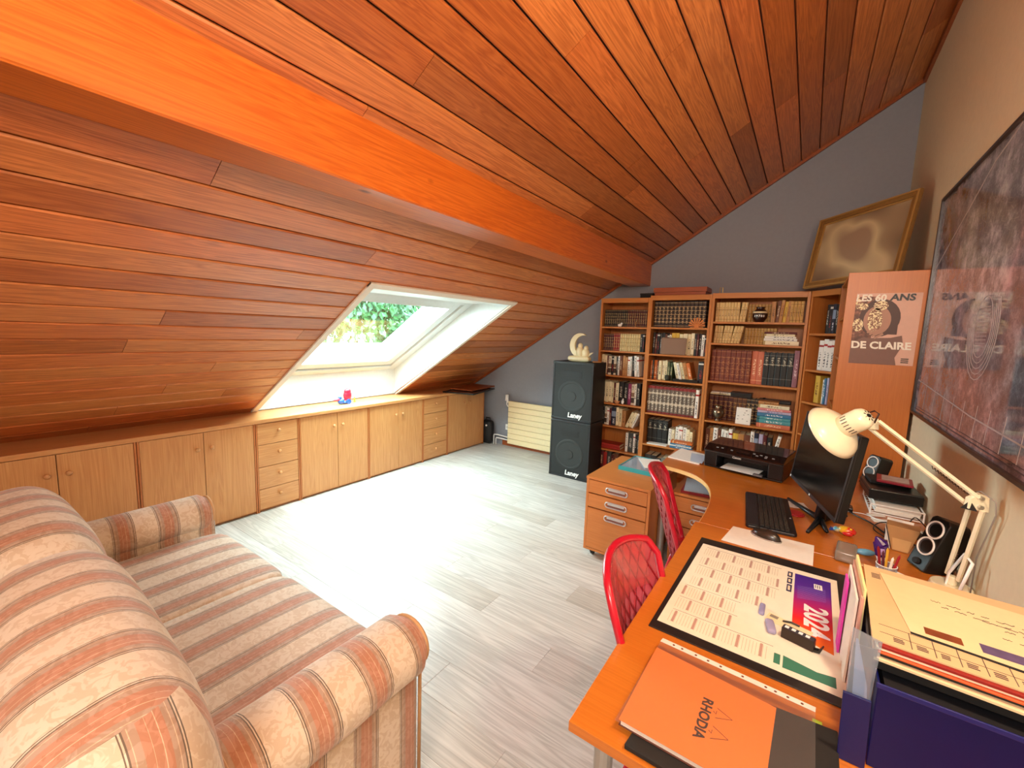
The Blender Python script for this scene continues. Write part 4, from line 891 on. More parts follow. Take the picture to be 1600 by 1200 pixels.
def arm(xi, sgn):   # xi: inner face; roll leans outward by sgn
    r = .098; cx = xi + sgn * .085; cz = .555
    prof = []
    for i in range(17):
        a = math.radians(-70 + 250 * i / 16) if sgn > 0 else math.radians(250 - 250 * i / 16)
        prof.append((cx + sgn * .02 + r * 1.12 * math.cos(a) , cz + r * math.sin(a)))
    if sgn < 0: prof = prof[::-1]
    g = G(); N = 22
    y0, y1 = .06, .915
    # roll, swept along y with rounded front end
    n = 24; rings = []
    for j in range(N + 1):
        t_ = j / N; y_ = y0 + (y1 - y0) * t_; k = 1.0
        q = (y1 - y_) / .05
        if q < 1: k = .72 + .28 * math.sqrt(max(0, 1 - (1 - q) ** 2))
        wr = 1 + .02 * math.sin(y_ * 23)
        rings.append([(cx + sgn * .02 + r * 1.15 * k * wr * math.cos(2 * PI * i / n), y_, cz + r * k * math.sin(2 * PI * i / n)) for i in range(n)])
    vs = [p for rg in rings for p in rg]; fs = [(j*n+i, (j+1)*n+i, (j+1)*n+(i+1) % n, j*n+(i+1) % n) for j in range(N) for i in range(n)]
    fs.append(tuple(N*n + i for i in range(n))); fs.append(tuple(range(n))[::-1])
    if True: g.add(vs, fs)
    a_ = ob('arm', g, SY, sofa, smooth=True)
    g = G(); hx = .062; c2 = xi + sgn * .068
    g.cushion((c2 + sgn * .012, .49, .285), (hx, .43, .255), .02, n=10); ob('arm_panel', g, SY, a_, smooth=True, weld=True)
    xo = c2 + sgn * (hx + .014)
    ob('piping', G().tube([(xo, .92, .02), (xo, .922, .44), (xo + sgn * .004, .90, .475), (xo + sgn * .004, .08, .475)], .006, 8), plain('piping_tan', 'c89a6a', .7), a_, smooth=True)
    pts = [(cx + sgn * .02 + r * .86 * math.cos(2 * PI * i / 28), y1 - .003, cz + r * .80 * math.sin(2 * PI * i / 28)) for i in range(28)]
    ob('piping', G().tube(pts, .006, 8, closed=True), MATS['piping_tan'], a_, smooth=True)
arm(-1.12, 1); arm(-2.56, -1)
ob('base_frame', G().cushion((-1.84, .50, .19), (.72, .415, .155), .03, n=12), SX, sofa, smooth=True, weld=True)
ob('back_frame', G().cushion((-1.84, -.03, .43), (.80, .12, .40), .07, n=14), SX, sofa, smooth=True, weld=True)
for i, (x0, x1) in enumerate(((-2.54, -1.872), (-1.888, -1.14))):
    ob('seat_cushion', G().pillow(((x0 + x1) / 2, .585, .40), ((x1 - x0) / 2, .36, .085), 5, 14, 18), SX, sofa, smooth=True, weld=True)
for c, hw, rz in (((-2.235, .215, .69), .41, 0), ((-1.32, .190, .70), .505, math.radians(-3.4))):
    Mx = Matrix.Rotation(math.radians(8), 4, 'X') @ Matrix.Rotation(rz, 4, 'Z')
    g = G(); g.pillow(c, (hw, .165, .245), 2.7, 4.2, 26, Mx, side=(1 if hw > .45 else None))
    ob('back_cushion', g, [SX, SY], sofa, smooth=True, weld=True)
for x in (-2.5, -1.18):
    for y in (.0, .84): ob('foot', G().cyl((x, y, 0), (x, y, .05), .025, .03, 14), TRIMW, sofa)

# ================================================================ DESKS
DZ = .74
METG = plain('grey_metal', 'b8b8b6', .35, .8)
EDGE = plain('pale_edge', 'e4b878', .45)
def desktop(name, poly, label, par=None):
    t = thing(name, label, 'desk', (0, 0, 0))
    ob('top_panel', G().prism(poly, DZ - .026, DZ), DESKW, t, bevel=.002)
    return t
d1 = desktop('desk', [(-.36, .79), (.55, .79), (.55, 2.085), (-.36, 2.085)], 'orange rectangular desk in the foreground right, calendar pad on it')
for x, y in ((-.30, .86), (.49, .86), (-.30, 2.02), (.49, 2.02)): ob('leg', G().cyl((x, y, 0), (x, y, DZ - .027), .022, None, 16).cyl((x, y, 0), (x, y, .012), .028, None, 16), METG, d1)
ob('rail', G().box(-.28, .47, .85, .87, DZ - .07, DZ - .027), METG, d1); ob('rail', G().box(-.28, .47, 2.01, 2.03, DZ - .07, DZ - .027), METG, d1)
# corner desk with an inward curve
curve = []
P0, P1, P2, P3 = Vector((-.342, 2.09)), Vector((-.33, 2.62)), Vector((-.42, 2.88)), Vector((-.755, 2.885))
for i in range(25):
    s_ = i / 24; q = (1-s_)**3 * P0 + 3*(1-s_)**2*s_ * P1 + 3*(1-s_)*s_*s_ * P2 + s_**3 * P3; curve.append((q.x, q.y))
poly = [(.55, 2.09), (.55, 3.455), (-.62, 3.455), (-.765, 3.38)] + curve[::-1]
d2 = desktop('corner_desk', poly[::-1] if False else poly, 'orange corner desk with a curved front edge, monitor and printer on it')
g = G(); 
for (a, b_), (c, d) in zip(curve[:-1], curve[1:]):
    v = Vector((c - a, d - b_)); M = frame((a, b_, 0), (v.x, v.y, 0), (-v.y, v.x, 0)); g.box(0, v.length + .0005, -.0002, .003, DZ - .025, DZ - .001, M)
ob('edge_band', g, EDGE, d2)
for x, y in ((-.722, 2.94), (.49, 2.2), (.49, 3.38), (-.55, 3.38)): ob('leg', G().cyl((x, y, 0), (x, y, DZ - .027), .024, None, 18).cyl((x, y, 0), (x, y, .012), .032, None, 16), METG, d2)

# pedestals
PED = wood('pedestal_veneer', ('c27436', 'd88e4c'), 'X', .4, .4, coat=.1); PEDV = wood('pedestal_side', ('c27436', 'd88e4c'), 'Z', .4, .4, coat=.1)
SILH = plain('silver_pull', 'd8d4d4', .3, .6); PULLD = plain('pull_recess', '8a5a50', .5)
def pedestal(loc, w, d, h, fronts, label, rotz=0, top=True, file=.28):
    t = thing('drawer_pedestal', label, 'drawers', loc, rotz, 'wheeled drawer pedestals at the desk')
    z0 = .055
    ob('side_panel', G().box(0, .018, 0, d, z0, h - .018), PEDV, t, bevel=.001); ob('side_panel', G().box(w - .018, w, 0, d, z0, h - .018), PEDV, t, bevel=.001)
    ob('top_panel', G().box(-.002, w + .002, -.004, d, h - .0179, h), PED, t, bevel=.002)
    ob('back_panel', G().box(.018, w - .018, d - .015, d, z0, h - .018), PEDV, t); ob('bottom_panel', G().box(.018, w - .018, 0, d - .015, z0, z0 + .016), PED, t)
    for a, b_ in fronts:
        dr = ob('drawer', G().box(.0195, w - .0195, -.001, .016, a + .0015, b_ - .0015), PED, t, bevel=.0012)
        zc = b_ - .045 if b_ - a > .2 else (a + b_) / 2; cx = w / 2 - .0
        pts = [(cx + sx * .06 + .018 * math.cos(math.radians(a2)), -.006, zc + .018 * math.sin(math.radians(a2))) for sx, rng in ((1, range(-90, 91, 30)), (-1, range(90, 271, 30))) for a2 in rng]
        ob('pull', G().tube(pts, .0048, 8, closed=True), SILH, dr, smooth=True)
        ob('pull_recess', G().box(cx - .062, cx + .062, -.0035, -.0012, zc - .014, zc + .014), PULLD, dr); ob('pull_bar', G().box(cx - .06, cx + .06, -.008, -.0036, zc + .0, zc + .014), SILH, dr, bevel=.002)
    for x, y in ((.05, .05), (w - .05, .05), (.05, d - .06), (w - .05, d - .06)):
        c = ob('castor', G().cyl((x - .012, y + .01, .0215), (x + .012, y + .01, .0215), .021, None, 16), BLACK, t, bevel=.003); ob('castor_fork', G().box(x - .016, x - .0125, y - .008, y + .022, .02, z0 - .001).box(x + .0125, x + .016, y - .008, y + .022, .02, z0 - .001).box(x - .016, x + .016, y - .004, y + .02, .048, z0 - .001), BLACKM, c)
    return t
pedestal((-1.208, 2.735, 0), .455, .66, .60, [(.072, .372), (.378, .476), (.482, .578)], 'wheeled orange pedestal with three silver-handled drawers, blue-edged papers on top', math.radians(-1))
pedestal((-.675, 2.965, 0), .42, .44, .545, [(.072, .19), (.195, .31), (.315, .415), (.42, .522)], 'drawer pedestal half hidden under the curved corner desk')
# papers on the pedestals
t = thing('document_tray', 'blue-edged box of papers lying on the drawer pedestal', 'papers', (-.955, 3.19, .6006), math.radians(-2))
ob('box_rim', G().box(-.125, .125, -.175, -.170, 0, .03).box(-.125, .125, .17, .175, 0, .03).box(-.125, -.12, -.17, .17, 0, .03).box(.12, .125, -.17, .17, 0, .03).box(-.12, .12, -.17, .17, 0, .004), plain('aqua_card', '38a8b4', .5), t)
ob('sheet', G().box(-.115, .115, -.165, .165, .0042, .026), PAPER, t); ob('plastic_sleeve', G().box(-.118, .10, -.168, .15, .0265, .0275), glassy('clear_plastic', 'e4ecf4', .18, .08), t)
o = ob('sheet', G().box(-.07, .09, -.12, .12, 0, .003), PAPER, None, (-.905, 3.22, .632), (0, 0, .5)); tag(o, 'loose white sheet on top of the blue-edged papers', 'paper')
o = ob('folder', G().box(-.16, .16, -.14, .14, 0, .004), plain('grey_folder', 'b8bcc4', .5), None, (-.465, 3.14, .5655), (0, 0, .15)); tag(o, 'grey-white folder on top of the pedestal under the corner desk', 'folder')
o = ob('folder', G().box(-.17, .17, -.15, .15, 0, .018), plain('red_folder', '8c1c24', .5), None, (-.46, 3.14, .5460), (0, 0, .05)); tag(o, 'dark red folder beneath the grey folder on the under-desk pedestal', 'folder')

# ================================================================ RED MESH CHAIRS
REDP = plain('red_plastic', 'c0102c', .3, coat=.4); REDD = plain('dark_red_plastic', '8c0c1c', .35, coat=.3)
MEMB = glassy('pink_membrane', 'f06878', .38, .25)
def chair(loc, rz, label, w=.43, tilt=17, zt=.86):
    t = thing('mesh_chair', label, 'chair', loc, rz, 'red mesh-backed chairs at the desk')
    # local: faces +x; back at x = 0
    def S(u, v, o=0):
        y_ = (u - .5) * w * (1 - .10 * (1 - v)); z_ = .44 + (zt - .44) * v + .045 * v * (1 - (2*u-1)**2)
        x_ = -math.tan(math.radians(tilt)) * (z_ - .44) + .06 * (2*u-1)**2 + o
        return Vector((x_, y_, z_))
    def rib(a, b_, wd=.007, n=14):
        g = G(); L_ = []
        for i in range(n + 1):
            k = i / n; u = a[0] + (b_[0] - a[0]) * k; v = a[1] + (b_[1] - a[1]) * k
            L_.append(S(u, v))
        return L_
    fr = [(0.02, 0)] + [(0, .1 + .8 * i / 8) for i in range(9)] + [(.06, .98)] + [(i / 12, 1.0) for i in range(1, 12)] + [(.94, .98)] + [(1, .9 - .8 * i / 8) for i in range(9)] + [(.98, 0)]
    ob('back_frame', G().tube([S(u, v) for u, v in fr], .0125, 10, closed=True), REDP, t, smooth=True)
    ob('membrane', G().grid(lambda u, v: S(.03 + .94 * u, .02 + .95 * v, -.002), 12, 12), MEMB, t, smooth=True)
    g = G(); K = 9
    for s_ in (1, -1):
        for i in range(-K, K + 1):
            pts = []
            for j in range(13):
                v = .02 + .95 * j / 12; u = i / K + s_ * (v * 1.0) + (0 if s_ > 0 else 1)
                u = i / K * 1.0 + s_ * v * .55 + (.0 if s_ > 0 else .55)
                if .02 < u < .98: pts.append(S(u, v, -.003))
            if len(pts) > 2: g.tube(pts, .0048, 4)
    lt = ob('lattice', g, REDD, t); lt['kind'] = 'stuff'
    ob('head_pad', G().grid(lambda u, v: S(.15 + .7 * u, .66 + .32 * v - .0, .008 ), 12, 5), glassy('pink_pad', 'ffb0b4', .12, .15), t, smooth=True)
    ob('seat', G().cushion((.215, 0, .435), (.215, .22, .02), .018, (0, 0, -.004), 10), REDP, t, smooth=True, weld=True)
    for sy in (-1, 1):
        ob('leg', G().tube([(.03, sy * .18, .42), (-.02, sy * .2, .22), (-.06, sy * .22, .0)], .013, 10), REDP, t, smooth=True)
        ob('leg', G().tube([(.36, sy * .18, .42), (.40, sy * .2, .22), (.43, sy * .21, .0)], .013, 10), REDP, t, smooth=True)
    return t
chair((-.325, 1.31, 0), 0, 'nearer red mesh chair pushed under the rectangular desk')
chair((-.50, 2.30, 0), math.radians(14), 'farther red mesh chair at the curved corner desk, seen edge-on')

# ================================================================ THINGS ON THE NEAR DESK
def flat(name, pts, z0, z1, mat, parent=None, **k): return ob(name, G().prism(pts, z0, z1), mat, parent, **k)
# pad
PADM = plain('desk_pad_black', '1e1a1a', .45, coat=.2)
t = thing('desk_pad', 'black desk pad under the calendar', 'desk pad', (0, 0, DZ + .0006))
flat('pad', [(-.312, 1.213), (.235, 1.203), (.243, 1.940), (-.300, 1.922)], 0, .004, PADM, t, bevel=.001)
# calendar
t = thing('calendar', 'large 2024 year calendar with purple-red header on the desk pad', 'calendar', (0, 0, DZ + .0052))
flat('sheet', [(-.297, 1.250), (.163, 1.236), (.166, 1.868), (-.282, 1.862)], 0, .0006, plain('calendar_paper', 'f2e8d2', .45), t)
z1 = .0008
m, nt, b = newmat('calendar_header'); tc = nd(nt, 'ShaderNodeTexCoord'); sp = nd(nt, 'ShaderNodeSeparateXYZ'); nt.links.new(tc.outputs['Generated'], sp.inputs[0])
r = ramp(nt, [(0, lin('f07820')), (.3, lin('e02828')), (.55, lin('a82070')), (.75, lin('5a2a98')), (1, lin('402490'))]); nt.links.new(sp.outputs[1], r.inputs[0]); nt.links.new(r.outputs[0], b.inputs['Base Color']); b.inputs['Roughness'].default_value = .4
flat('header', [(.040, 1.44), (.140, 1.40), (.147, 1.838), (.041, 1.832)], .0006, z1, m, t)
flat('green_strip', [(.025, 1.262), (.140, 1.262), (.140, 1.305), (.10, 1.298), (.025, 1.315)], .0006, z1, plain('calendar_green', '3c7c64', .5), t)
INK = plain('calendar_ink', '4a3c3c', .6); BEI = plain('calendar_beige', 'e4d6b4', .6); ROS = plain('calendar_rose', 'b89488', .6); NAV = plain('calendar_navy', '1c1c50', .5)
g1 = G(); g2 = G(); g3 = G()
rr = random.Random(11)
for c in range(7):
    yc = 1.835 - c * .083
    x0, x1 = -.262 + (0 if c < 4 else -.01), (-.002 if c < 3 else -.03)
    if c in (4, 5): x1 = -.10
    if c == 6: x1 = .0
    if c % 2 == 0 or c > 4: g1.box(x0, x1, yc, yc + .0012, .0006, .0009)
    n = int((x1 - x0) / .0083)
    for i in range(n):
        x = x0 + i * .0083
        g2.box(x, x + .0008, yc - .068, yc - .010, .0006, .00085)
        if (i + c * 3) % 7 == 5: g3.box(x + .001, x + .0075, yc - .066, yc - .006, .0006, .0009)
ob('month_rule', g1, INK, t); o = ob('day_rule', g2, plain('day_rule', 'b0a080', .7), t); o['kind'] = 'stuff'; o = ob('sunday_bar', g3, ROS, t); o['kind'] = 'stuff'
Mt = frame((0, 0, 0), (0, -1, 0), (1, 0, 0))
def dtext(s, x, y, z, size, mat, par, bold=0, sx=1, name='lettering', up=(1, 0, 0)): return text(name, s, mat, par, frame((x, y, z), (0, -1, 0), up), size, .0002, bold, sx=sx)
dtext('2024', .098, 1.545, .0012, .086, WHITE, t, .0026, 1.0, 'year_number')
flat('logo_square', [(.098, 1.755), (.122, 1.757), (.121, 1.793), (.097, 1.791)], .0008, .0011, WHITE, t)
g = G(); [g.box(.101 + i * .006, .103 + i * .006, 1.763, 1.786, .0011, .0013) for i in range(3)]; ob('logo_bars', g, NAV, t)
for i, (a, b_) in enumerate(((1.79, 1.832), (1.74, 1.782), (1.68, 1.732))):
    flat('label_block', [(.018, a), (.033, a), (.034, b_), (.019, b_)], .0006, .0009, NAV, t); flat('label_block_mark', [(.022, a + .01), (.029, a + .01), (.029, b_ - .01), (.022, b_ - .01)], .0009, .0011, BEI, t)
flat('label_block', [(.004, 1.268), (.019, 1.268), (.019, 1.312), (.004, 1.312)], .0006, .0009, MATS['calendar_green'], t)
g = G()
for i in range(14): # fine diagonal lines on the header
    g.box(0, .085, -.0004, .0004, .0008, .001, Matrix.Translation((.05, 1.655 + i * .0065, 0)) @ Matrix.Rotation(math.radians(20), 4, 'Z'))
o = ob('header_lines', g, plain('header_line', '8878c8', .5), t); o['kind'] = 'stuff'
# ink cartridge and its label card lying on the calendar
t = thing('ink_cartridge', 'black ink cartridge lying on the calendar near the year number', 'cartridge', (.058, 1.395, DZ + .0066), math.radians(-14))
ob('body', G().box(-.042, .038, -.011, .011, 0, .032), plain('cartridge_brown_black', '241510', .4), t, bevel=.002)
ob('label_strip', G().box(-.04, .036, -.010, .010, .032, .0328), plain('cartridge_label', '3a3a44', .4), t); g = G(); [g.box(-.036 + i * .017, -.026 + i * .017, -.006, .006, .0328, .0331) for i in range(4)]; ob('label_marks', g, WHITE, t)
ob('clip', G().prism([(.038, 0), (.052, .004), (.058, .022), (.055, .024), (.048, .010), (.038, .008)], -.007, .007, 'Y'), BLACK, t)
t = thing('card', 'cream printed card lying behind the ink cartridge on the calendar', 'card', (.035, 1.467, DZ + .0066), math.radians(-14))
ob('sheet', G().box(-.062, .055, -.022, .022, 0, .0012), CREAM, t, rot=(0, 0, 0)); ob('printed_box', G().box(.028, .050, -.018, -.004, .0012, .0015), plain('tan_print', 'b48a60', .6), t)
g = G(); g.box(-.056, -.034, .002, .018, .0012, .0014); ob('bar_code', g, plain('grey_print', '8a8478', .6), t)
ob('pen_mark', G().tube([(-.02, .004, .004), (0, .012, .007), (.022, .015, .005)], .003, 6), BLACK, t)
o = ob('eraser', G().cushion((0, 0, .008), (.012, .03, .008), .007, n=6), plain('lilac_eraser', '9a94b4', .6), None, (-.012, 1.418, DZ + .0066), (0, 0, .2), smooth=True, weld=True); tag(o, 'small lilac eraser left of the ink cartridge on the calendar', 'eraser')
o = ob('eraser', G().cushion((0, 0, .006), (.008, .03, .006), .005, n=6), plain('violet_eraser', '8c8ab0', .6), None, (-.04, 1.50, DZ + .0066), (0, 0, 0), smooth=True, weld=True); tag(o, 'narrow violet-grey slip left of the cream card on the calendar', 'slip')

# white paper under the mouse
o = flat('paper', [(-.228, 1.955), (.096, 1.950), (.102, 2.152), (-.205, 2.138)], 0, .0015, PAPER, None, loc=(0, 0, DZ + .0006)); tag(o, 'cream sheet of paper on the desk under the mouse', 'paper')
# orange notebook in a punched sleeve on a dark folder
t = thing('folder', 'black folder lying under the orange notebook at the desk edge', 'folder', (0, 0, DZ + .0006))
flat('cover', [(-.236, .80), (.13, .80), (.135, 1.112), (-.205, 1.085)], 0, .011, BLACKM, t, bevel=.002)
flat('green_tab', [(.090, 1.113), (.108, 1.113), (.108, 1.130), (.090, 1.130)], .001, .002, plain('lime_tab', 'b4cc40', .6), t); flat('green_tab', [(-.255, .842), (-.215, .842), (-.215, .862), (-.255, .862)], .009, .0105, MATS['lime_tab'], t)
t = thing('notebook', 'orange notebook with RHODIA lettering in the foreground of the desk', 'notebook', (0, 0, DZ + .0122))
flat('cover', [(-.262, .835), (.012, .832), (.020, 1.080), (-.258, 1.106)], .0125, .0145, plain('notebook_orange', 'f8882a', .4, coat=.2), t, bevel=.0006)
flat('page_block', [(-.258, .838), (.008, .836), (.015, 1.076), (-.254, 1.101)], .0012, .0123, PAPER, t)
flat('back_cover', [(-.262, .835), (.012, .832), (.020, 1.080), (-.258, 1.106)], 0, .001, plain('notebook_back', '6a3a2c', .5), t)
dtext('RHODIA', -.112, .951, .0150, .030, plain('rhodia_ink', '2a1408', .5), t, .0009, 1.05)
g = G()
for (cx, cy, s_) in ((-.078, .982, 1), (-.078, .925, 1.15)):
    pts = [(cx - .012, cy + .014 * s_), (cx + .020, cy), (cx - .012, cy - .016 * s_)]; g.tube([(p[0], p[1], .0148) for p in pts], .0007, 5); 
    g.tube([(cx - .012, cy + .005, .0148), (cx - .012, cy - .005, .0148), (cx - .018, cy, .0148)], .0007, 5)
ob('tree_logo', g, MATS['rhodia_ink'], t)
t = thing('plastic_sleeve', 'clear punched plastic sleeve lying over the orange notebook', 'sleeve', (0, 0, DZ + .0122))
ob('film', G().prism([(-.268, .825), (.09, .815), (.093, 1.118), (-.255, 1.132)], .0164, .0168), glassy('sleeve_film', 'fbf8f6', .03, .12), t)
ob('punched_strip', G().prism([(-.256, 1.132), (.093, 1.118), (.094, 1.134), (-.254, 1.149)], .0158, .0166), plain('strip_white', 'e8ddd0', .4), t)
g = G()
for i, x in enumerate((-.222, -.2, -.165, -.135, -.105, -.055, -.005, .015, .04, .068)):
    yy = 1.1405 - (x + .255) * .043; g.cyl((x, yy, .0166), (x, yy, .0169), .0032, None, 10)
ob('punch_hole', g, plain('hole_dark', '6a3a28', .8), t)

# ================================================================ PAPER STACK ON THE NAVY FILING BOX
NAVY = plain('navy_plastic', '040c4c', .4, spec=.3)
t = thing('filing_box', 'navy plastic filing box full of folders at the lower right', 'filing box', (.365, 1.222, DZ + .0008), 0)
g = G(); w2, d2_, h2 = .185, .155, .185; tk = .004
g.box(-w2, w2, -d2_, -d2_ + tk, 0, h2).box(-w2, w2, d2_ - tk, d2_, 0, h2).box(-w2, -w2 + tk, -d2_ + tk, d2_ - tk, 0, h2).box(w2 - tk, w2, -d2_ + tk, d2_ - tk, 0, h2).box(-w2 + tk, w2 - tk, -d2_ + tk, d2_ - tk, 0, tk)
ob('box_shell', g, NAVY, t, bevel=.0015)
ob('rim', G().box(-w2 - .003, w2 + .0, -d2_ - .004, -d2_ - .0002, h2 - .008, h2 + .002), plain('navy_rim', '141c68', .3), t, bevel=.001)
z = .0045
for i in range(5):
    o = ob('folder', G().box(-.172, .172, -.145, .145, 0, .033), plain('inner_folder_%d' % i, ['16161c', '2a2030', '101018', '1c1c28', '0e0e14'][i], .6), None, (.365, 1.222, DZ + .0056 + i * .0345)); tag(o, 'dark folder inside the navy filing box, %s layer from the bottom' % ORD[i], 'folder', 'dark folders in the navy box')
# stack of documents on top
base = DZ + .1885
stack = [('folder', '0c0b0c', .020, 'thick black folder lying across the navy box', 'folder', .0, .0), ('sheaf', 'e8d0a4', .006, 'cream paper sheaf on the thick black folder', 'papers', .006, -.01), ('folder', '141210', .008, 'thin dark folder in the document stack', 'folder', .012, .004),
         ('folder', 'e06030', .004, 'orange-red folder in the document stack, above the thin dark one', 'folder', .01, -.004), ('sheaf', 'efe0c0', .006, 'cream sheets above the orange-red folder in the stack', 'papers', .004, .003), ('folder', '8c1810', .006, 'dark red folder just under the tabular sheet', 'folder', .010, -.002)]
zz = base
for nm, col, th, lab, cat, dx, dy in stack:
    o = ob(nm, G().box(-.19 + dx, .185, -.19 + dy, .19 + dy, 0, th), plain('stack_' + col, col, .6), None, (.368, 1.295, zz + .0005), (0, 0, math.radians(-2 + 100 * dy)), bevel=.0008); tag(o, lab, cat); zz += th + .0006
o = ob('coloured_tab', G().box(.0, .04, -.0, .02, 0, .002), plain('tab_grey', '7a746c', .6), None, (.37, 1.10, base + .041)); bpy.data.objects.remove(o)
TABP = plain('kraft_sheet', 'd0b084', .6)
t = thing('printed_sheet', 'large cream card printed with a ruled table, top of the document stack', 'paper', (.370, 1.300, zz + .0005), math.radians(-2.5), rot=(math.radians(0), 0, math.radians(-2.5)))
ob('sheet', G().box(-.192, .185, -.188, .192, 0, .003), TABP, t)
g = G(); g.box(-.178, .18, -.150, -.1485, .003, .0033); g.box(-.178, .18, -.118, -.1165, .003, .0033)
for i in range(9): g.box(-.13 + i * .036, -.1285 + i * .036, -.178, -.118, .003, .0033)
ob('table_rule', g, INK, t)
g = G(); rr = random.Random(4)
for i in range(9):
    cx = -.148 + i * .036
    for k in range(3): g.box(cx - .009, cx + .009 - rr.uniform(0, .006), -.171 + k * .006, -.1675 + k * .006, .003, .0033)
for k in range(4): g.box(-.178, -.160, .12 + k * .008, .124 + k * .008, .003, .0033)
o = ob('printed_marks', g, INK, t); o['kind'] = 'stuff'
t = thing('letter', 'cream handwritten letter with two small pictures, topmost on the stack', 'letter', (.400, 1.31, zz + .0042), math.radians(-2.5))
ob('sheet', G().prism([(-.155, -.120), (.15, -.135), (.155, .125), (-.190, .150)], 0, .0012), plain('letter_paper', 'e0c89c', .6), t)
ob('dark_edge', G().prism([(-.155, -.126), (.15, -.142), (.15, -.135), (-.155, -.120)], -.0004, .0012), BLACKM, t)
IM1 = plain('stamp_brown', '7a3c1c', .5, var=.6); IM2 = plain('stamp_violet', '5a4a70', .5, var=.5)
ob('small_picture', G().box(-.130, -.072, -.108, -.080, .0012, .0016), IM1, t); ob('small_picture', G().box(-.045, .025, -.108, -.074, .0012, .0016), IM2, t)
g = G(); rr = random.Random(8)
for line, (x0, y0) in enumerate(((-.10, .065), (-.085, .045), (-.02, .035), (.01, .015), (-.0, -.02))):
    x = x0
    while x < .13:
        wl2 = rr.uniform(.012, .03); pts = [(x + wl2 * k / 6, y0 - (x - x0) * .1 + rr.uniform(-.003, .003), .0014) for k in range(7)]; g.tube(pts, .0009, 3); x += wl2 + .01
o = ob('handwriting', g, INK, t); o['kind'] = 'stuff'

# upright sleeves and folders on the left of the box
def slab(x0, x1, y0, y1, z0, z1, dxt, col, label, cat='folder', name='folder', mat=None):
    g = G(); g.add([(x0, y0, 0), (x1, y0, 0), (x1, y1, 0), (x0, y1, 0), (x0 + dxt, y0, z1 - z0), (x1 + dxt, y0, z1 - z0), (x1 + dxt, y1, z1 - z0), (x0 + dxt, y1, z1 - z0)], [(3, 2, 1, 0), (4, 5, 6, 7), (0, 1, 5, 4), (1, 2, 6, 5), (2, 3, 7, 6), (3, 0, 4, 7)])
    o = ob(name, g, mat or plain('slab_' + col, col, .5), None, (0, 0, z0), bevel=.0006); return tag(o, label, cat)
slab(.131, .176, 1.050, 1.056, DZ + .0008, DZ + .150, -.004, '061054', 'narrow navy panel standing upright left of the navy filing box')
t = thing('plastic_wallet', 'clear plastic wallet with white sheets standing by the navy box', 'wallet', (0, 0, DZ + .0052))
ob('film', G().prism([(.138, .08), (.176, .075), (.183, .250), (.134, .262)], 1.100, 1.101, 'Y'), MATS['clear_plastic'], t)
ob('inner_sheet', G().prism([(.150, .078), (.176, .076), (.170, .14), (.146, .238), (.142, .238)], 1.103, 1.104, 'Y'), plain('bluish_sheet', 'c8d0e4', .5), t)
ob('backing_sheet', G().box(.140, .178, 1.106, 1.109, .0, .225), plain('smoke_sheet', '5a5258', .5), t)
slab(.153, .158, 1.30, 1.50, DZ + .006, DZ + .235, .004, 'efe6d8', 'white folder standing upright left of the document stack')
slab(.160, .166, 1.28, 1.505, DZ + .006, DZ + .250, .004, 'd8a08c', 'pinkish folder standing upright beside the document stack')
slab(.168, .1735, 1.29, 1.50, DZ + .006, DZ + .268, .000, 'f0dc9c', 'pale yellow folder standing upright beside the document stack')
slab(.146, .151, 1.42, 1.475, DZ + .006, DZ + .215, .002, 'd838a8', 'magenta tab standing at the far left of the upright folders')

# ================================================================ THINGS ON THE CORNER DESK
# keyboard
KB = plain('keyboard_black', '1a1a1d', .4); KR = plain('palm_rest', '23232a', .55); KEY = plain('key_black', '2a2826', .45)
xk = Vector((.055, -.50, 0)).normalized()
t = thing('keyboard', 'black keyboard on the corner desk before the monitor', 'keyboard', (-.085, 2.42, DZ + .0008), math.atan2(xk.y, xk.x))
# local x: along the long side toward the camera, local y: toward the monitor
ob('body', G().prism([(-.245, -.085), (-.235, -.10), (.235, -.10), (.245, -.09), (.245, .09), (.235, .10), (-.235, .10), (-.245, .09)], 0, .014), KB, t, bevel=.003)
ob('palm_rest', G().box(-.236, .236, -.096, -.048, .0142, .0172), KR, t, bevel=.002)
g = G()
for r_ in range(6):
    x = -.228
    while x < .224:
        wk = .0165 if r_ else .0135
        g.box(x, x + wk, -.042 + r_ * .0195, -.042 + r_ * .0195 + .0165, .0142, .0192); x += wk + .0027
o = ob('keys', g, KEY, t, bevel=.0008, seg=1); o['kind'] = 'stuff'
ob('logo_dot', G().cyl((.05, .088, .0142), (.05, .088, .0148), .004, None, 10), WHITE, t)
# mouse
t = thing('mouse', 'dark computer mouse on the cream sheet', 'mouse', (-.072, 2.105, DZ + .0024), math.radians(-22))
g = G(); g.grid(lambda u, v: (lambda a, r_: Vector((.062 * r_ * math.cos(a), .032 * r_ * math.sin(a) * (1 - .12 * math.cos(a)), .036 * math.sqrt(max(0, 1 - r_ ** 2.4)) * (1 + .12 * math.cos(a)))))(2 * PI * u, v), 28, 10, flip=True)
ob('shell', g, plain('mouse_brown_black', '2e2620', .3, coat=.3), t, smooth=True); ob('wheel', G().cyl((-.038, -.003, .031), (-.038, .003, .031), .007, None, 12), BLACK, t); ob('side_band', G().tube([(.0615 * math.cos(2 * PI * i / 28), .0318 * math.sin(2 * PI * i / 28), .003) for i in range(28)], .0028, 6, closed=True), plain('silver_band', 'b8b4b0', .3, .6), t, smooth=True)
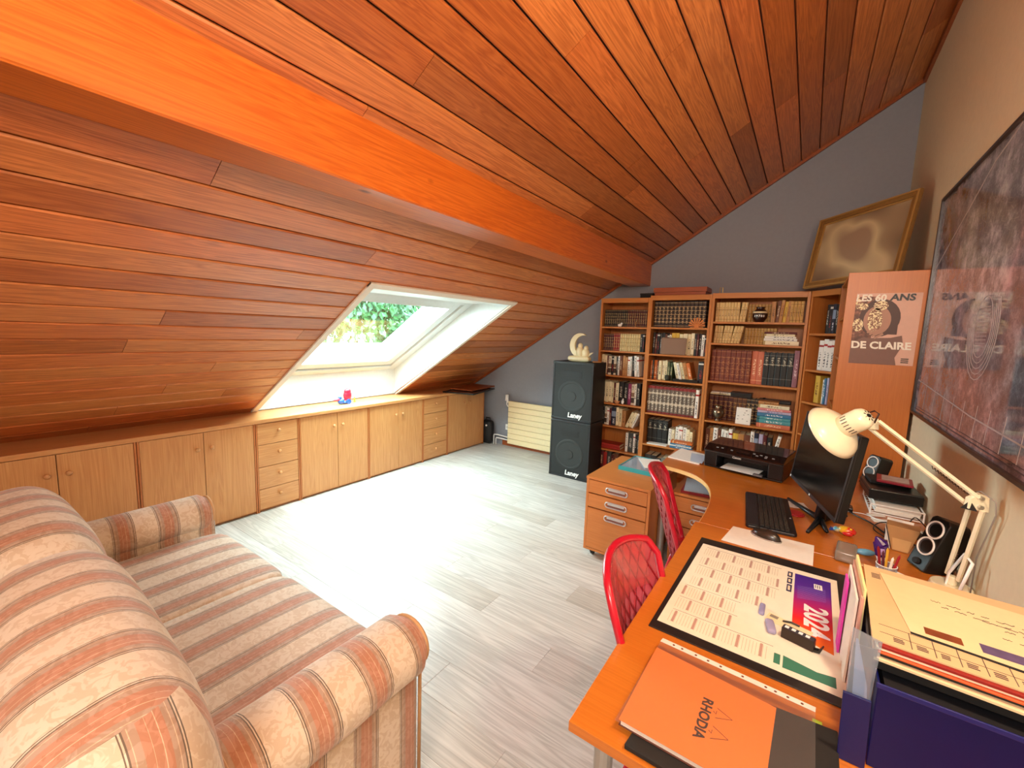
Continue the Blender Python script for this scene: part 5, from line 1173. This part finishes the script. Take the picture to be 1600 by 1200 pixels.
# monitor
A = Vector((-.012, 2.765)); Bm = Vector((.160, 2.155)); xd = Vector((Bm.x - A.x, Bm.y - A.y, 0)); Wm = xd.length
lean = math.radians(7); nrm = Vector((-xd.y, xd.x, 0)).normalized()   # points +x side (behind)
if nrm.x < 0: nrm = -nrm
upm = Vector((nrm.x * math.sin(lean), nrm.y * math.sin(lean), math.cos(lean)))
Mm = frame((0, 0, 0), xd, upm)    # local z = normal (front/back)
t = thing('monitor', 'black flat monitor standing on a V-shaped foot on the corner desk', 'monitor', (A.x, A.y, DZ + .118), 0, rot=Mm.to_euler())
zs = 1 if (Mm.to_3x3() @ Vector((0, 0, 1))).dot(nrm) < 0 else -1   # front direction in local z
def zb(a, b_): return (min(a * zs, b_ * zs), max(a * zs, b_ * zs))
Hm = .375
ob('rear_shell', G().box(0, Wm, 0, Hm, *zb(-.035, -.002)), BLACK, t, bevel=.006)
SCR = plain('screen_black', '0b0a0a', .18, spec=.5, var=0); ob('screen', G().box(.008, Wm - .008, .018, Hm - .008, *zb(-.0015, .0012)), SCR, t)
ob('bezel', G().box(0, Wm, 0, .0175, *zb(-.0018, .003)).box(0, .0078, .0175, Hm, *zb(-.0018, .003)).box(Wm - .0078, Wm, .0175, Hm, *zb(-.0018, .003)).box(.0078, Wm - .0078, Hm - .0078, Hm, *zb(-.0018, .003)), plain('bezel_grey', '2e2d30', .3), t, bevel=.001)
ob('logo_mark', G().box(Wm * .5 - .006, Wm * .5 + .006, .004, .013, *zb(.003, .0036)), WHITE, t)
for sx in (.02,): ob('corner_mark', G().box(.0, .012, .002, .014, *zb(.003, .0036)), WHITE, t)
Tm = t.matrix_basis.copy()

inv = (Matrix.Translation((A.x, A.y, DZ + .118)) @ Mm.to_3x3().to_4x4()).inverted()
foot = Vector((.125, 2.46, DZ + .002))
def L(p): return inv @ Vector(p)
STB = plain('stand_black', '18181a', .4)
ob('stand_neck', G().tube([L((.125, 2.46, DZ + .02)), L((.128, 2.46, DZ + .12)), L((.15, 2.47, DZ + .22))], [.024, .018, .02], 10), STB, t, smooth=True)
for i, q in enumerate(((-.01, 2.70), (.078, 2.275), (.235, 2.62), (.150, 2.335))):
    ob('stand_foot', G().tube([L((.125, 2.46, DZ + .018)), L(((.125 + q[0]) / 2, (2.46 + q[1]) / 2, DZ + .013)), L((q[0], q[1], DZ + .009))], [.016, .011, .008], 8), STB, t, smooth=True)
o = ob('coaster', G().cyl((0, 0, 0), (0, 0, .006), .042, None, 26).cyl((0, 0, .006), (0, 0, .008), .034, None, 26), plain('coaster_red', 'b02028', .4), None, (.025, 2.50, DZ + .0008), bevel=.001); tag(o, 'small red round coaster beneath the monitor stand', 'coaster')
o = ob('paper', G().box(-.06, .06, -.045, .045, 0, .001), PAPER, None, (.015, 2.64, DZ + .0006), (0, 0, .3)); tag(o, 'white slip of paper behind the keyboard under the monitor', 'paper')
# printer
t = thing('printer', 'black inkjet printer at the back of the corner desk', 'printer', (-.255, 3.175, DZ + .0008), math.radians(-10))
PB = plain('printer_black', '141214', .35); PG = plain('printer_gloss', '0e0c0e', .15, coat=.5)
pr = [(-.15, .012), (-.155, .10), (-.148, .118), (.148, .150), (.15, .012), (.14, 0), (-.14, 0)]
g = G(); g.box(-.232, .232, -.145, .145, 0, .012).box(-.232, -.15, -.15, .145, .012, .112).box(.15, .232, -.15, .145, .012, .112).box(-.15, .15, -.02, .145, .012, .112).box(-.15, .15, -.15, -.02, .085, .112)
ob('body', g, PB, t, bevel=.006)
g = G(); g.prism([(-.162, .1125), (-.16, .122), (-.085, .150), (.15, .155), (.152, .1125)], -.234, .234, 'X'); ob('scanner_lid', g, PG, t, bevel=.008, seg=3)
ob('output_tray', G().box(-.135, .135, -.185, -.03, .014, .020), PB, t, bevel=.002); ob('paper_sheet', G().box(-.115, .10, -.180, -.03, .0205, .0225), WHITE, t)
ob('tray_clip', G().box(.08, .13, -.188, -.16, .0202, .03), plain('clip_grey', '6a686a', .4), t)
Mp = frame((0, -.1235, .1365), (1, 0, 0), (0, .075, .028))
ob('display', G().box(-.04, .035, -.012, .014, 0, .0015, Mp), plain('lcd_dark', '2a1c18', .2), t)
g = G()
for x, y_ in ((-.16, .0), (-.13, .004), (-.07, -.002), (.06, .008), (.08, -.008), (.10, .006), (.13, .002), (.13, -.012), (.17, -.004)): g.box(x - .007, x + .007, y_ - .0035, y_ + .0035, 0, .0022, Mp)
ob('buttons', g, plain('button_grey', '9a9696', .4), t)
ob('trim_line', G().box(-.225, .225, -.1615, -.1585, .1100, .1130), plain('printer_silver', '5a585a', .3, .6), t)
text('lettering', 'Canon', plain('printer_lettering', 'c8c4c0', .4), t, frame((-.03, -.1520, .099), (1, 0, 0), (0, 0, 1)), .019, .0008, .0006)
# papers to the left of the printer
o = flat('paper', [(-.752, 3.10), (-.535, 3.06), (-.545, 3.35), (-.735, 3.405)], 0, .006, PAPER, None, loc=(0, 0, DZ + .0006)); tag(o, 'white sheets on the desk corner left of the printer', 'papers')
o = flat('paper', [(-.60, 3.09), (-.522, 3.08), (-.53, 3.30), (-.64, 3.32)], 0, .0012, plain('pale_blue_sheet', 'c0d0e4', .6), None, loc=(0, 0, DZ + .0072)); tag(o, 'pale blue sheet lying on the white sheets beside the printer', 'paper')
# desktop loudspeakers
def spk(loc, front, up_, label, w=.085, d=.10, h=.215):
    f = Vector(front).normalized(); u = Vector(up_); M = frame((0, 0, 0), u.cross(f), u)   # local x right, y up, z front
    if (M.to_3x3() @ Vector((0, 0, 1))).dot(f) < 0: print('spk flip')
    t = thing('computer_speaker', label, 'speaker', loc, 0, 'black desktop speakers with white rings', rot=M.to_euler())
    ob('body', G().prism([(-w/2, 0), (w/2, 0), (w/2, h - .012), (w/2 - .012, h), (-w/2 + .012, h), (-w/2, h - .012)], -d, 0), BLACK, t, bevel=.006, seg=3)
    for y_, rr_ in ((h * .76, .033), (h * .43, .033)):
        ob('ring', G().tube([(rr_ * math.cos(2*PI*i/28), y_ + rr_ * math.sin(2*PI*i/28), .002) for i in range(28)], .0035, 8, closed=True), WHITE, t, smooth=True)
        ob('cone', G().lathe([(0, -.012), (.012, -.010), (.014, -.006), (.030, .001), (.031, .002)], M=Matrix.Translation((0, y_, .0012)), n=26), plain('cone_grey', '4a4446', .5), t, smooth=True)
    ob('volume_knob', G().cyl((.0, h * .12, 0), (.0, h * .12, .012), .013, .012, 18), BLACKM, t, bevel=.002)
    return t
spk((.420, 2.19, DZ + .006), (-.86, -.45, .30), (.30, .10, 1), 'nearer black desktop speaker with two white rings beside the lamp arm')
spk((.360, 3.31, DZ + .006), (-.76, -.62, .26), (.22, .16, 1), 'farther black desktop speaker with two white rings beside the tall panel', .078, .09, .19)
# wire tray with papers, black boxes
t = thing('letter_tray', 'white wire letter tray filled with papers against the right wall', 'tray', (.44, 2.93, DZ + .0008))
g = G()
for z_ in (.006, .05): g.tube([(-.10, -.16, z_), (.10, -.16, z_), (.10, .16, z_), (-.10, .16, z_)], .004, 8, closed=True)
for x, y_ in ((-.10, -.16), (.10, -.16), (.10, .16), (-.10, .16)): g.cyl((x, y_, 0), (x, y_, .052), .004, None, 8)
for i in range(7): g.tube([(-.10, -.13 + i * .043, .006), (.10, -.13 + i * .043, .006)], .002, 5)
ob('wire_frame', g, WHITE, t)
o = ob('papers', G().box(-.085, .085, -.145, .145, 0, .018).box(-.08, .09, -.14, .15, .0181, .033), PAPER, None, (.44, 2.93, DZ + .0105), (0, 0, .03)); tag(o, 'papers lying in the white wire tray', 'papers')
t = thing('black_case', 'wide black case resting on the white wire tray', 'case', (.435, 2.97, DZ + .0568), math.radians(4)); ob('body', G().box(-.11, .105, -.125, .13, 0, .055), BLACK, t, bevel=.006); ob('lid_line', G().box(-.1102, .1052, -.1252, .1302, .038, .041), BLACKM, t)
o = ob('case', G().box(-.08, .09, -.06, .07, 0, .018), BLACKM, None, (.42, 3.02, DZ + .1125), (0, 0, .1), bevel=.002); tag(o, 'thin black case on top of the wide black case', 'case')
t = thing('book', 'dark red book with a pale cover picture on the black cases', 'book', (.445, 2.99, DZ + .131), math.radians(-6)); ob('cover', G().box(-.07, .075, -.07, .07, 0, .012), plain('book_red_cover', '8c1428', .4), t, bevel=.001); ob('cover_print', G().box(-.05, .06, -.05, .06, .012, .0126), plain('mottled_print', 'b0a09c', .4, var=.5), t)
# strewn white papers and cables by the tray
for i, (x, y_, rz, w_, h_) in enumerate(((.40, 2.68, .2, .12, .05), (.46, 2.62, -.3, .10, .06), (.36, 2.73, .5, .07, .03))):
    o = ob('paper', G().box(-w_ / 2, w_ / 2, -h_ / 2, h_ / 2, 0, .003), PAPER, None, (x, y_, DZ + .0008 + i * .0035), (0, 0, rz)); tag(o, ['long white slip under the cables before the wire tray', 'white slip nearest the wall before the wire tray', 'small white slip furthest from wall before wire tray'][i], 'paper')
t = thing('power_strip', 'dark grey power strip lying before the wire tray', 'power strip', (.45, 2.53, DZ + .0008), math.radians(20)); ob('body', G().box(-.08, .08, -.022, .022, 0, .025), plain('strip_grey', '3a3430', .5), t, bevel=.004); ob('socket', G().cyl((.03, 0, .025), (.03, 0, .0262), .014, None, 14).cyl((-.03, 0, .025), (-.03, 0, .0262), .014, None, 14), BLACKM, t)
def cable(pts, r, mat, label):
    cu = [Vector(p) for p in pts]; out = []
    for i in range(len(cu) - 1):
        p0 = cu[max(i-1, 0)]; p1 = cu[i]; p2 = cu[i+1]; p3 = cu[min(i+2, len(cu)-1)]
        for k in range(6):
            s = k / 6; out.append(.5 * ((2*p1) + (-p0 + p2)*s + (2*p0 - 5*p1 + 4*p2 - p3)*s*s + (-p0 + 3*p1 - 3*p2 + p3)*s**3))
    out.append(cu[-1]); o = ob('cable', G().tube(out, r, 7), mat, None, smooth=True); return tag(o, label, 'cable')
zc = DZ + .005
cable([(.22, 2.72, zc + .02), (.27, 2.68, zc), (.33, 2.60, zc), (.37, 2.50, zc), (.42, 2.44, zc + .004), (.50, 2.42, zc)], .0035, BLACK, 'thick black cable running from the monitor toward the wall')
cable([(.36, 2.45, zc), (.33, 2.52, zc + .003), (.36, 2.60, zc + .012), (.42, 2.58, zc + .035), (.46, 2.62, zc + .03), (.50, 2.70, zc + .04), (.54, 2.60, zc + .01)], .0025, BLACK, 'thin black cable looping over the power strip')
cable([(.24, 2.70, zc), (.31, 2.72, zc), (.38, 2.65, zc + .006), (.44, 2.60, zc + .03), (.50, 2.52, zc + .028)], .0022, WHITE, 'thin white cable behind the thick black one')
t = thing('adapter', 'small black adapter on the desk behind the monitor', 'adapter', (.245, 2.735, DZ + .0008)); ob('body', G().box(-.022, .022, -.03, .03, 0, .024), BLACK, t, bevel=.004); ob('prong', G().cyl((.0, .03, .012), (0, .045, .012), .003), CHROME, t)
# kraft holder with papers
t = thing('cardboard_holder', 'flared brown cardboard holder stuffed with papers by the near speaker', 'holder', (.40, 2.345, DZ + .0008), math.radians(-8))
KR2 = plain('kraft_card', 'b88a58', .7); 
def fru(w0, d0, w1, d1, h, t_=0, yo=0): 
    g = G(); g.add([(-w0, -d0, 0), (w0, -d0, 0), (w0, d0, 0), (-w0, d0, 0), (-w1, -d1 + yo, h), (w1, -d1 + yo, h), (w1, d1 + yo, h), (-w1, d1 + yo, h)], [(3, 2, 1, 0), (0, 1, 5, 4), (1, 2, 6, 5), (2, 3, 7, 6), (3, 0, 4, 7), (4, 5, 6, 7)]); return g
ob('outer_card', fru(.026, .022, .052, .035, .105, 0, .01), KR2, t, bevel=.001); ob('front_flap', fru(.024, .001, .030, .001, .05), plain('kraft_light', 'd0a46c', .7), t, loc=(0, -.0235, .004))
ob('inner_sheet', G().box(-.045, .04, .0, .003, .02, .118), PAPER, t, loc=(-.008, .02, 0), rot=(math.radians(-12), 0, 0)); ob('inner_sheet', G().box(-.002, 0, -.025, .03, .0, .09), PAPER, t, loc=(-.032, 0, .003), rot=(0, math.radians(-14), 0))
# purple-topped tube, pens
t = thing('snack_tube', 'purple and white wrapped tube standing among the pens', 'tube', (.318, 2.10, DZ + .0008), 0, rot=(math.radians(8), math.radians(-10), 0))
ob('white_stem', G().cyl((0, 0, .0), (0, 0, .058), .010, .019, 10), PAPER, t); ob('purple_wrap', G().cyl((0, 0, .056), (0, 0, .105), .020, .024, 12).cyl((0, 0, .105), (-.012, 0, .132), .024, .004, 12), plain('purple_foil', '3a1468', .25, coat=.6), t, bevel=.002)
ob('shine_mark', G().box(-.004, .008, -.0245, -.0215, .07, .095), plain('foil_mark', 'c8a8e0', .3), t)
cup = thing('pen_cup', 'small clear cup of pens behind the document stack', 'cup', (.312, 2.00, DZ + .0008))
ob('cup_wall', G().lathe([(0, 0), (.028, 0), (.031, .06), (.029, .06), (.026, .003), (0, .003)], n=22), MATS['clear_plastic'], cup, smooth=True); ob('cup_rim', G().tube([(.03 * math.cos(2*PI*i/22), .03 * math.sin(2*PI*i/22), .06) for i in range(22)], .0015, 5, closed=True), PAPER, cup)
for i, (dx, dy, col, nm) in enumerate(((-.012, 0, '8c1420', 'dark red'), (.0, .008, 'd8a030', 'yellow'), (.012, -.004, 'a8202c', 'red'), (.004, -.012, 'f0e8d8', 'white'), (-.004, .012, '5a2030', 'maroon'))):
    o = ob('pen', G().cyl((dx, dy, .004), (dx * 2.4, dy * 2.4, .115 - i * .006), .0042, None, 8).cyl((dx * 2.4, dy * 2.4, .115 - i * .006), (dx * 2.5, dy * 2.5, .122 - i * .006), .003, .001, 8), plain('pen_' + nm, col, .4), None, (.312, 2.00, DZ + .0012)); tag(o, nm + ' pen standing in the clear cup behind the stack', 'pen', 'pens in the clear cup')
o = ob('marker_cap', G().cyl((0, -.02, .008), (0, .02, .008), .008, .006, 10), plain('white_cap', 'ece4d8', .4), None, (.368, 2.06, DZ + .0008), (0, 0, .8)); tag(o, 'small white cap lying right of the pen cup', 'cap')
o = ob('sharpener', G().cushion((0, 0, .010), (.018, .012, .010), .005, n=5), plain('sharpener_red', 'a01c28', .4), None, (.345, 2.115, DZ + .0008), (0, 0, .3), smooth=True, weld=True); tag(o, 'small dark red sharpener right of the purple tube', 'sharpener')
# fish toy
t = thing('fish_toy', 'colourful glossy fish toy on the desk beside the monitor foot', 'toy', (.215, 2.375, DZ + .0008), math.radians(-8))
m, nt, b = newmat('fish_paint'); tc = nd(nt, 'ShaderNodeTexCoord'); sp = nd(nt, 'ShaderNodeSeparateXYZ'); nt.links.new(tc.outputs['Generated'], sp.inputs[0]); no = nd(nt, 'ShaderNodeTexNoise'); no.inputs['Scale'].default_value = 5; nt.links.new(tc.outputs['Generated'], no.inputs['Vector'])
ad = nd(nt, 'ShaderNodeMath', operation='MULTIPLY_ADD'); nt.links.new(no.outputs['Fac'], ad.inputs[0]); ad.inputs[1].default_value = .5; nt.links.new(sp.outputs[0], ad.inputs[2])
r = ramp(nt, [(.2, lin('e8f0f0')), (.36, lin('38a8c8')), (.55, lin('e8b830')), (.8, lin('e8a028')), (.95, lin('d83020'))]); nt.links.new(ad.outputs[0], r.inputs[0]); nt.links.new(r.outputs[0], b.inputs['Base Color']); b.inputs['Roughness'].default_value = .25; b.inputs['Coat Weight'].default_value = .5
g = G().sphere((.008, 0, .020), (.034, .022, .019), 12); g.sphere((-.028, .004, .014), (.016, .018, .012), 8); ob('body', g, m, t, smooth=True)
ob('tail', G().prism([(-.035, 0), (-.055, .018), (-.05, .0), (-.055, -.016)], .006, .016), BLU, t, bevel=.002); ob('fin', G().sphere((.012, -.018, .012), (.02, .008, .010), 8), plain('fin_red', 'c82828', .3), t, smooth=True); ob('eye', G().sphere((.022, -.012, .034), .005, 8), YEL, t, smooth=True)
# tape dispenser block, blue thing, wooden stick
t = thing('tape_dispenser', 'smoky clear tape dispenser on the desk beyond the calendar', 'dispenser', (.205, 2.115, DZ + .0008), math.radians(-6))
ob('shell', G().cushion((0, 0, .022), (.034, .062, .022), .010, n=8), glassy('smoky_plastic', 'b0a090', .55, .15), t, smooth=True, weld=True); ob('base_block', G().box(-.030, .030, -.056, .056, .001, .012), plain('taupe_block', '8a7868', .4), t, bevel=.002)
t = thing('glue_tube', 'small pale blue rounded tube right of the tape dispenser', 'tube', (.272, 2.19, DZ + .0008), math.radians(20)); ob('body', G().sphere((0, 0, .013), (.036, .015, .013), 10), plain('sky_blue_gel', '6aa8cc', .25, coat=.4), t, smooth=True); ob('nozzle', G().cyl((-.034, 0, .012), (-.046, 0, .012), .006, .004, 8), PAPER, t)
o = ob('wooden_stick', G().box(-.034, .034, -.008, .008, 0, .006), plain('pale_wood_stick', 'd8a878', .5), None, (.268, 2.075, DZ + .0008), (0, 0, -.15), bevel=.002); tag(o, 'short pale wooden stick beside the tape dispenser', 'stick')

# ---------------------------------------------------------------- swing-arm lamp
LW = plain('lamp_enamel', 'f2e8c8', .3, coat=.4)
lamp = thing('desk_lamp', 'cream swing-arm desk lamp with a wide shade and beetle sticker', 'lamp', (0, 0, 0))
E1 = Vector((.505, 1.985, 1.095)); B0 = Vector((.50, 2.075, DZ + .0008)); H1 = Vector((0, 0, 1.6)) + (Vector((.262, 2.40, 1.255)) - Vector((0, 0, 1.6))) * .87
def sqbar(g, a, b_, s=.0055):
    a = Vector(a); b_ = Vector(b_); v = b_ - a; M = frame(a, v, v.orthogonal()); g.box(0, v.length, -s, s, -s, s, M); return g
ob('base', G().cyl(B0, B0 + Vector((0, 0, .018)), .06, .055, 26).cyl(B0 + Vector((0, 0, .018)), B0 + Vector((0, 0, .05)), .014, None, 14), LW, lamp, bevel=.003)
off = Vector((-.02, .045, 0)).normalized() * .016
g = G(); 
for s in (-1, 1): sqbar(g, B0 + Vector((0, 0, .045)) + off * s * 1.5, E1 + off * s * 1.5 + Vector((0, 0, -.02)))
ob('lower_arm', g, LW, lamp, bevel=.0008)
g = G(); up1 = Vector((0, 0, .016))
sqbar(g, E1 + up1 + Vector((.0, -.012, .0)), H1 + up1 + Vector((.012, -.03, .0))); sqbar(g, E1 - up1 + Vector((-.02, .02, 0)), H1 - up1 + Vector((-.012, .02, 0)))
ob('upper_arm', g, LW, lamp, bevel=.0008)
mid = E1 + (H1 - E1) * .4
ob('spring', G().tube([E1 + up1 * .2 + (mid - E1) * (k / 60) + Vector((0, .004 * math.cos(k * 1.6), .004 * math.sin(k * 1.6))) for k in range(61)], .0015, 5), plain('spring_dark', '5a4030', .4, .6), lamp)
ob('spring', G().tube([B0 + Vector((.0, 0, .06)) + Vector((.0, 0, .14)) * (k / 60) + Vector((.004 * math.cos(k * 1.6), .004 * math.sin(k * 1.6), 0)) for k in range(61)], .0015, 5), MATS['spring_dark'], lamp)
Me = frame(E1, (-off.y, off.x, 0), (0, 0, 1))
ob('elbow_bracket', G().prism([(-.03, -.03), (.03, -.022), (.028, .012), (.0, .032), (-.025, .02)], -.010, .010, 'Z', Matrix.Translation(E1) @ Vector((off.x, off.y, 0)).to_track_quat('Z', 'Y').to_matrix().to_4x4()), LW, lamp, bevel=.002)
ob('elbow_bolt', G().cyl(E1 + off * -1.3 + Vector((0, 0, -.012)), E1 + off * -.5 + Vector((0, 0, -.012)), .007, None, 8).cyl(E1 - off * 1.2 + Vector((0, 0, .018)), E1 - off * .4 + Vector((0, 0, .018)), .006, None, 8), CHROME, lamp)
Mb = Matrix.Translation(E1 + Vector((-.02, -.016, -.012))) @ Vector((-.3, -.9, .1)).to_track_quat('Z', 'Y').to_matrix().to_4x4()
ob('corner_plate', G().prism([(-.020, -.014), (.020, -.014), (0, .018)], -.002, .002, 'Z', Mb), BLACKM, lamp)
ob('head_bracket', G().prism([(-.02, -.022), (.022, -.02), (.018, .022), (-.014, .020)], -.008, .008, 'Z', Matrix.Translation(H1) @ Vector((off.x, off.y, 0)).to_track_quat('Z', 'Y').to_matrix().to_4x4()), LW, lamp, bevel=.002)
Mb2 = Matrix.Translation(H1 + Vector((-.026, -.02, -.004))) @ Vector((-.3, -.9, .2)).to_track_quat('Z', 'Y').to_matrix().to_4x4()
ob('head_plate', G().prism([(-.016, -.010), (.016, -.012), (-.003, .016)], -.002, .002, 'Z', Mb2), BLACKM, lamp)
# shade: axis given in camera-like terms, opening faces away, down and left
R3 = m3
ax = (right * -.30 + up * -.50 + back * -.80).normalized()
KS = .82; SCn = Vector((0, 0, 1.6)) + (Vector((.126, 2.42, 1.19)) - Vector((0, 0, 1.6))) * KS     # centre of the rim
Ms = Matrix.Translation(SCn) @ (-ax).to_track_quat('Z', 'Y').to_matrix().to_4x4() @ Matrix.Scale(1.12, 4)   # +z local = towards the cap
ob('shade', G().lathe([(.093, 0), (.094, .001), (.085, .016), (.066, .032), (.040, .044), (.036, .046), (.034, .0455), (.062, .030), (.082, .014), (.090, .0)], M=Ms, n=44), LW, lamp, smooth=True)
ob('shade_cap', G().lathe([(.034, .044), (.0355, .048), (.035, .105), (.030, .118), (.018, .126), (0, .128)], M=Ms, n=30), LW, lamp, smooth=True)
g = G()
# the side of the cap that faces the room carries ventilation slots
vdir = Ms.to_3x3().inverted() @ (Vector((0, 0, 1.6)) - SCn).normalized(); base_a = math.atan2(vdir.y, vdir.x)
for k in range(-3, 4):
    a = base_a + k * .30; g.box(.0345, .0362, -.0012, .0012, .062, .080, Ms @ Matrix.Rotation(a, 4, 'Z'))
ob('vent_slot', g, plain('slot_dark', '38342c', .6), lamp)
g = G(); Mc = Ms @ Matrix.Translation((0, 0, .1272)); 
g.sphere((0, 0, 0), (.0085, .0065, .0025), 8, None) if False else g.lathe([(.009, -.001), (.008, .0018), (0, .003)], M=Mc @ Matrix.Diagonal((1, .78, 1, 1)), n=14)
for k in range(8):
    a = 2 * PI * k / 8 + .2; g.box(.011, .018, -.0007, .0007, -.0030, .0012, Mc @ Matrix.Rotation(a, 4, 'Z'))
ob('beetle_sticker', g, plain('beetle_black', '15120e', .5), lamp)
capm = Ms @ Vector((0, 0, .075))
ob('head_arm', sqbar(G(), H1, Ms @ Vector((0, 0, .06)) , .005), LW, lamp)
ob('bulb_socket', G().lathe([(0, .04), (.014, .04), (.014, .06), (0, .06)], M=Ms, n=14), WHITE, lamp); ob('bulb', G().lathe([(0, .0), (.018, .006), (.024, .02), (.018, .034), (.012, .04), (0, .04)], M=Ms, n=18), plain('frosted_bulb', 'f4f0e4', .3), lamp, smooth=True)
pw = [Ms @ Vector((.02, -.03, .09)), H1 + Vector((-.035, -.0, .03)), H1 + Vector((.0, -.01, .05)), H1 + Vector((.012, -.02, .042)), H1 + Vector((.004, -.01, .005))]
ob('wire', G().tube(pw, .0032, 7), plain('wire_brown', '3a1c12', .5), lamp, smooth=True)
ob('wire', G().tube([E1 + Vector((-.012, -.0, .032)), E1 + Vector((.0, -.02, .042)), E1 + Vector((.028, -.05, .022)), E1 + Vector((.032, -.052, -.02)), B0 + Vector((.036, -.05, .15)), B0 + Vector((.038, -.04, .01))], .0022, 6), plain('wire_grey', '8a8078', .5), lamp, smooth=True)
# white plastic set square and small things behind the stack against the wall
t = thing('set_square', 'white plastic triangle leaning on the near speaker and wall', 'set square', (.50, 2.02, DZ + .0022), 0, rot=(0, 0, 0))
ob('rim', G().tube([(-.015, .05, 0.0), (-.005, -.03, 0), (.02, -.03, .14), (.012, .02, .15), (-.012, .05, .06)], .005, 8, closed=True), WHITE, t, smooth=True)
o = ob('pad', G().box(-.035, .035, -.005, .005, 0, .10), plain('olive_cover', 'a49c50', .6, var=.3), None, (.520, 1.655, DZ + .0008), (0, 0, .9), bevel=.001); tag(o, 'small yellow-green notepad standing against the wall right of the lamp', 'notepad')
o = ob('card', G().box(-.03, .03, -.002, .002, 0, .07), PAPER, None, (.525, 1.735, DZ + .0008), (0, 0, 1.2)); tag(o, 'white card standing against the wall beside the yellow-green notepad', 'card')
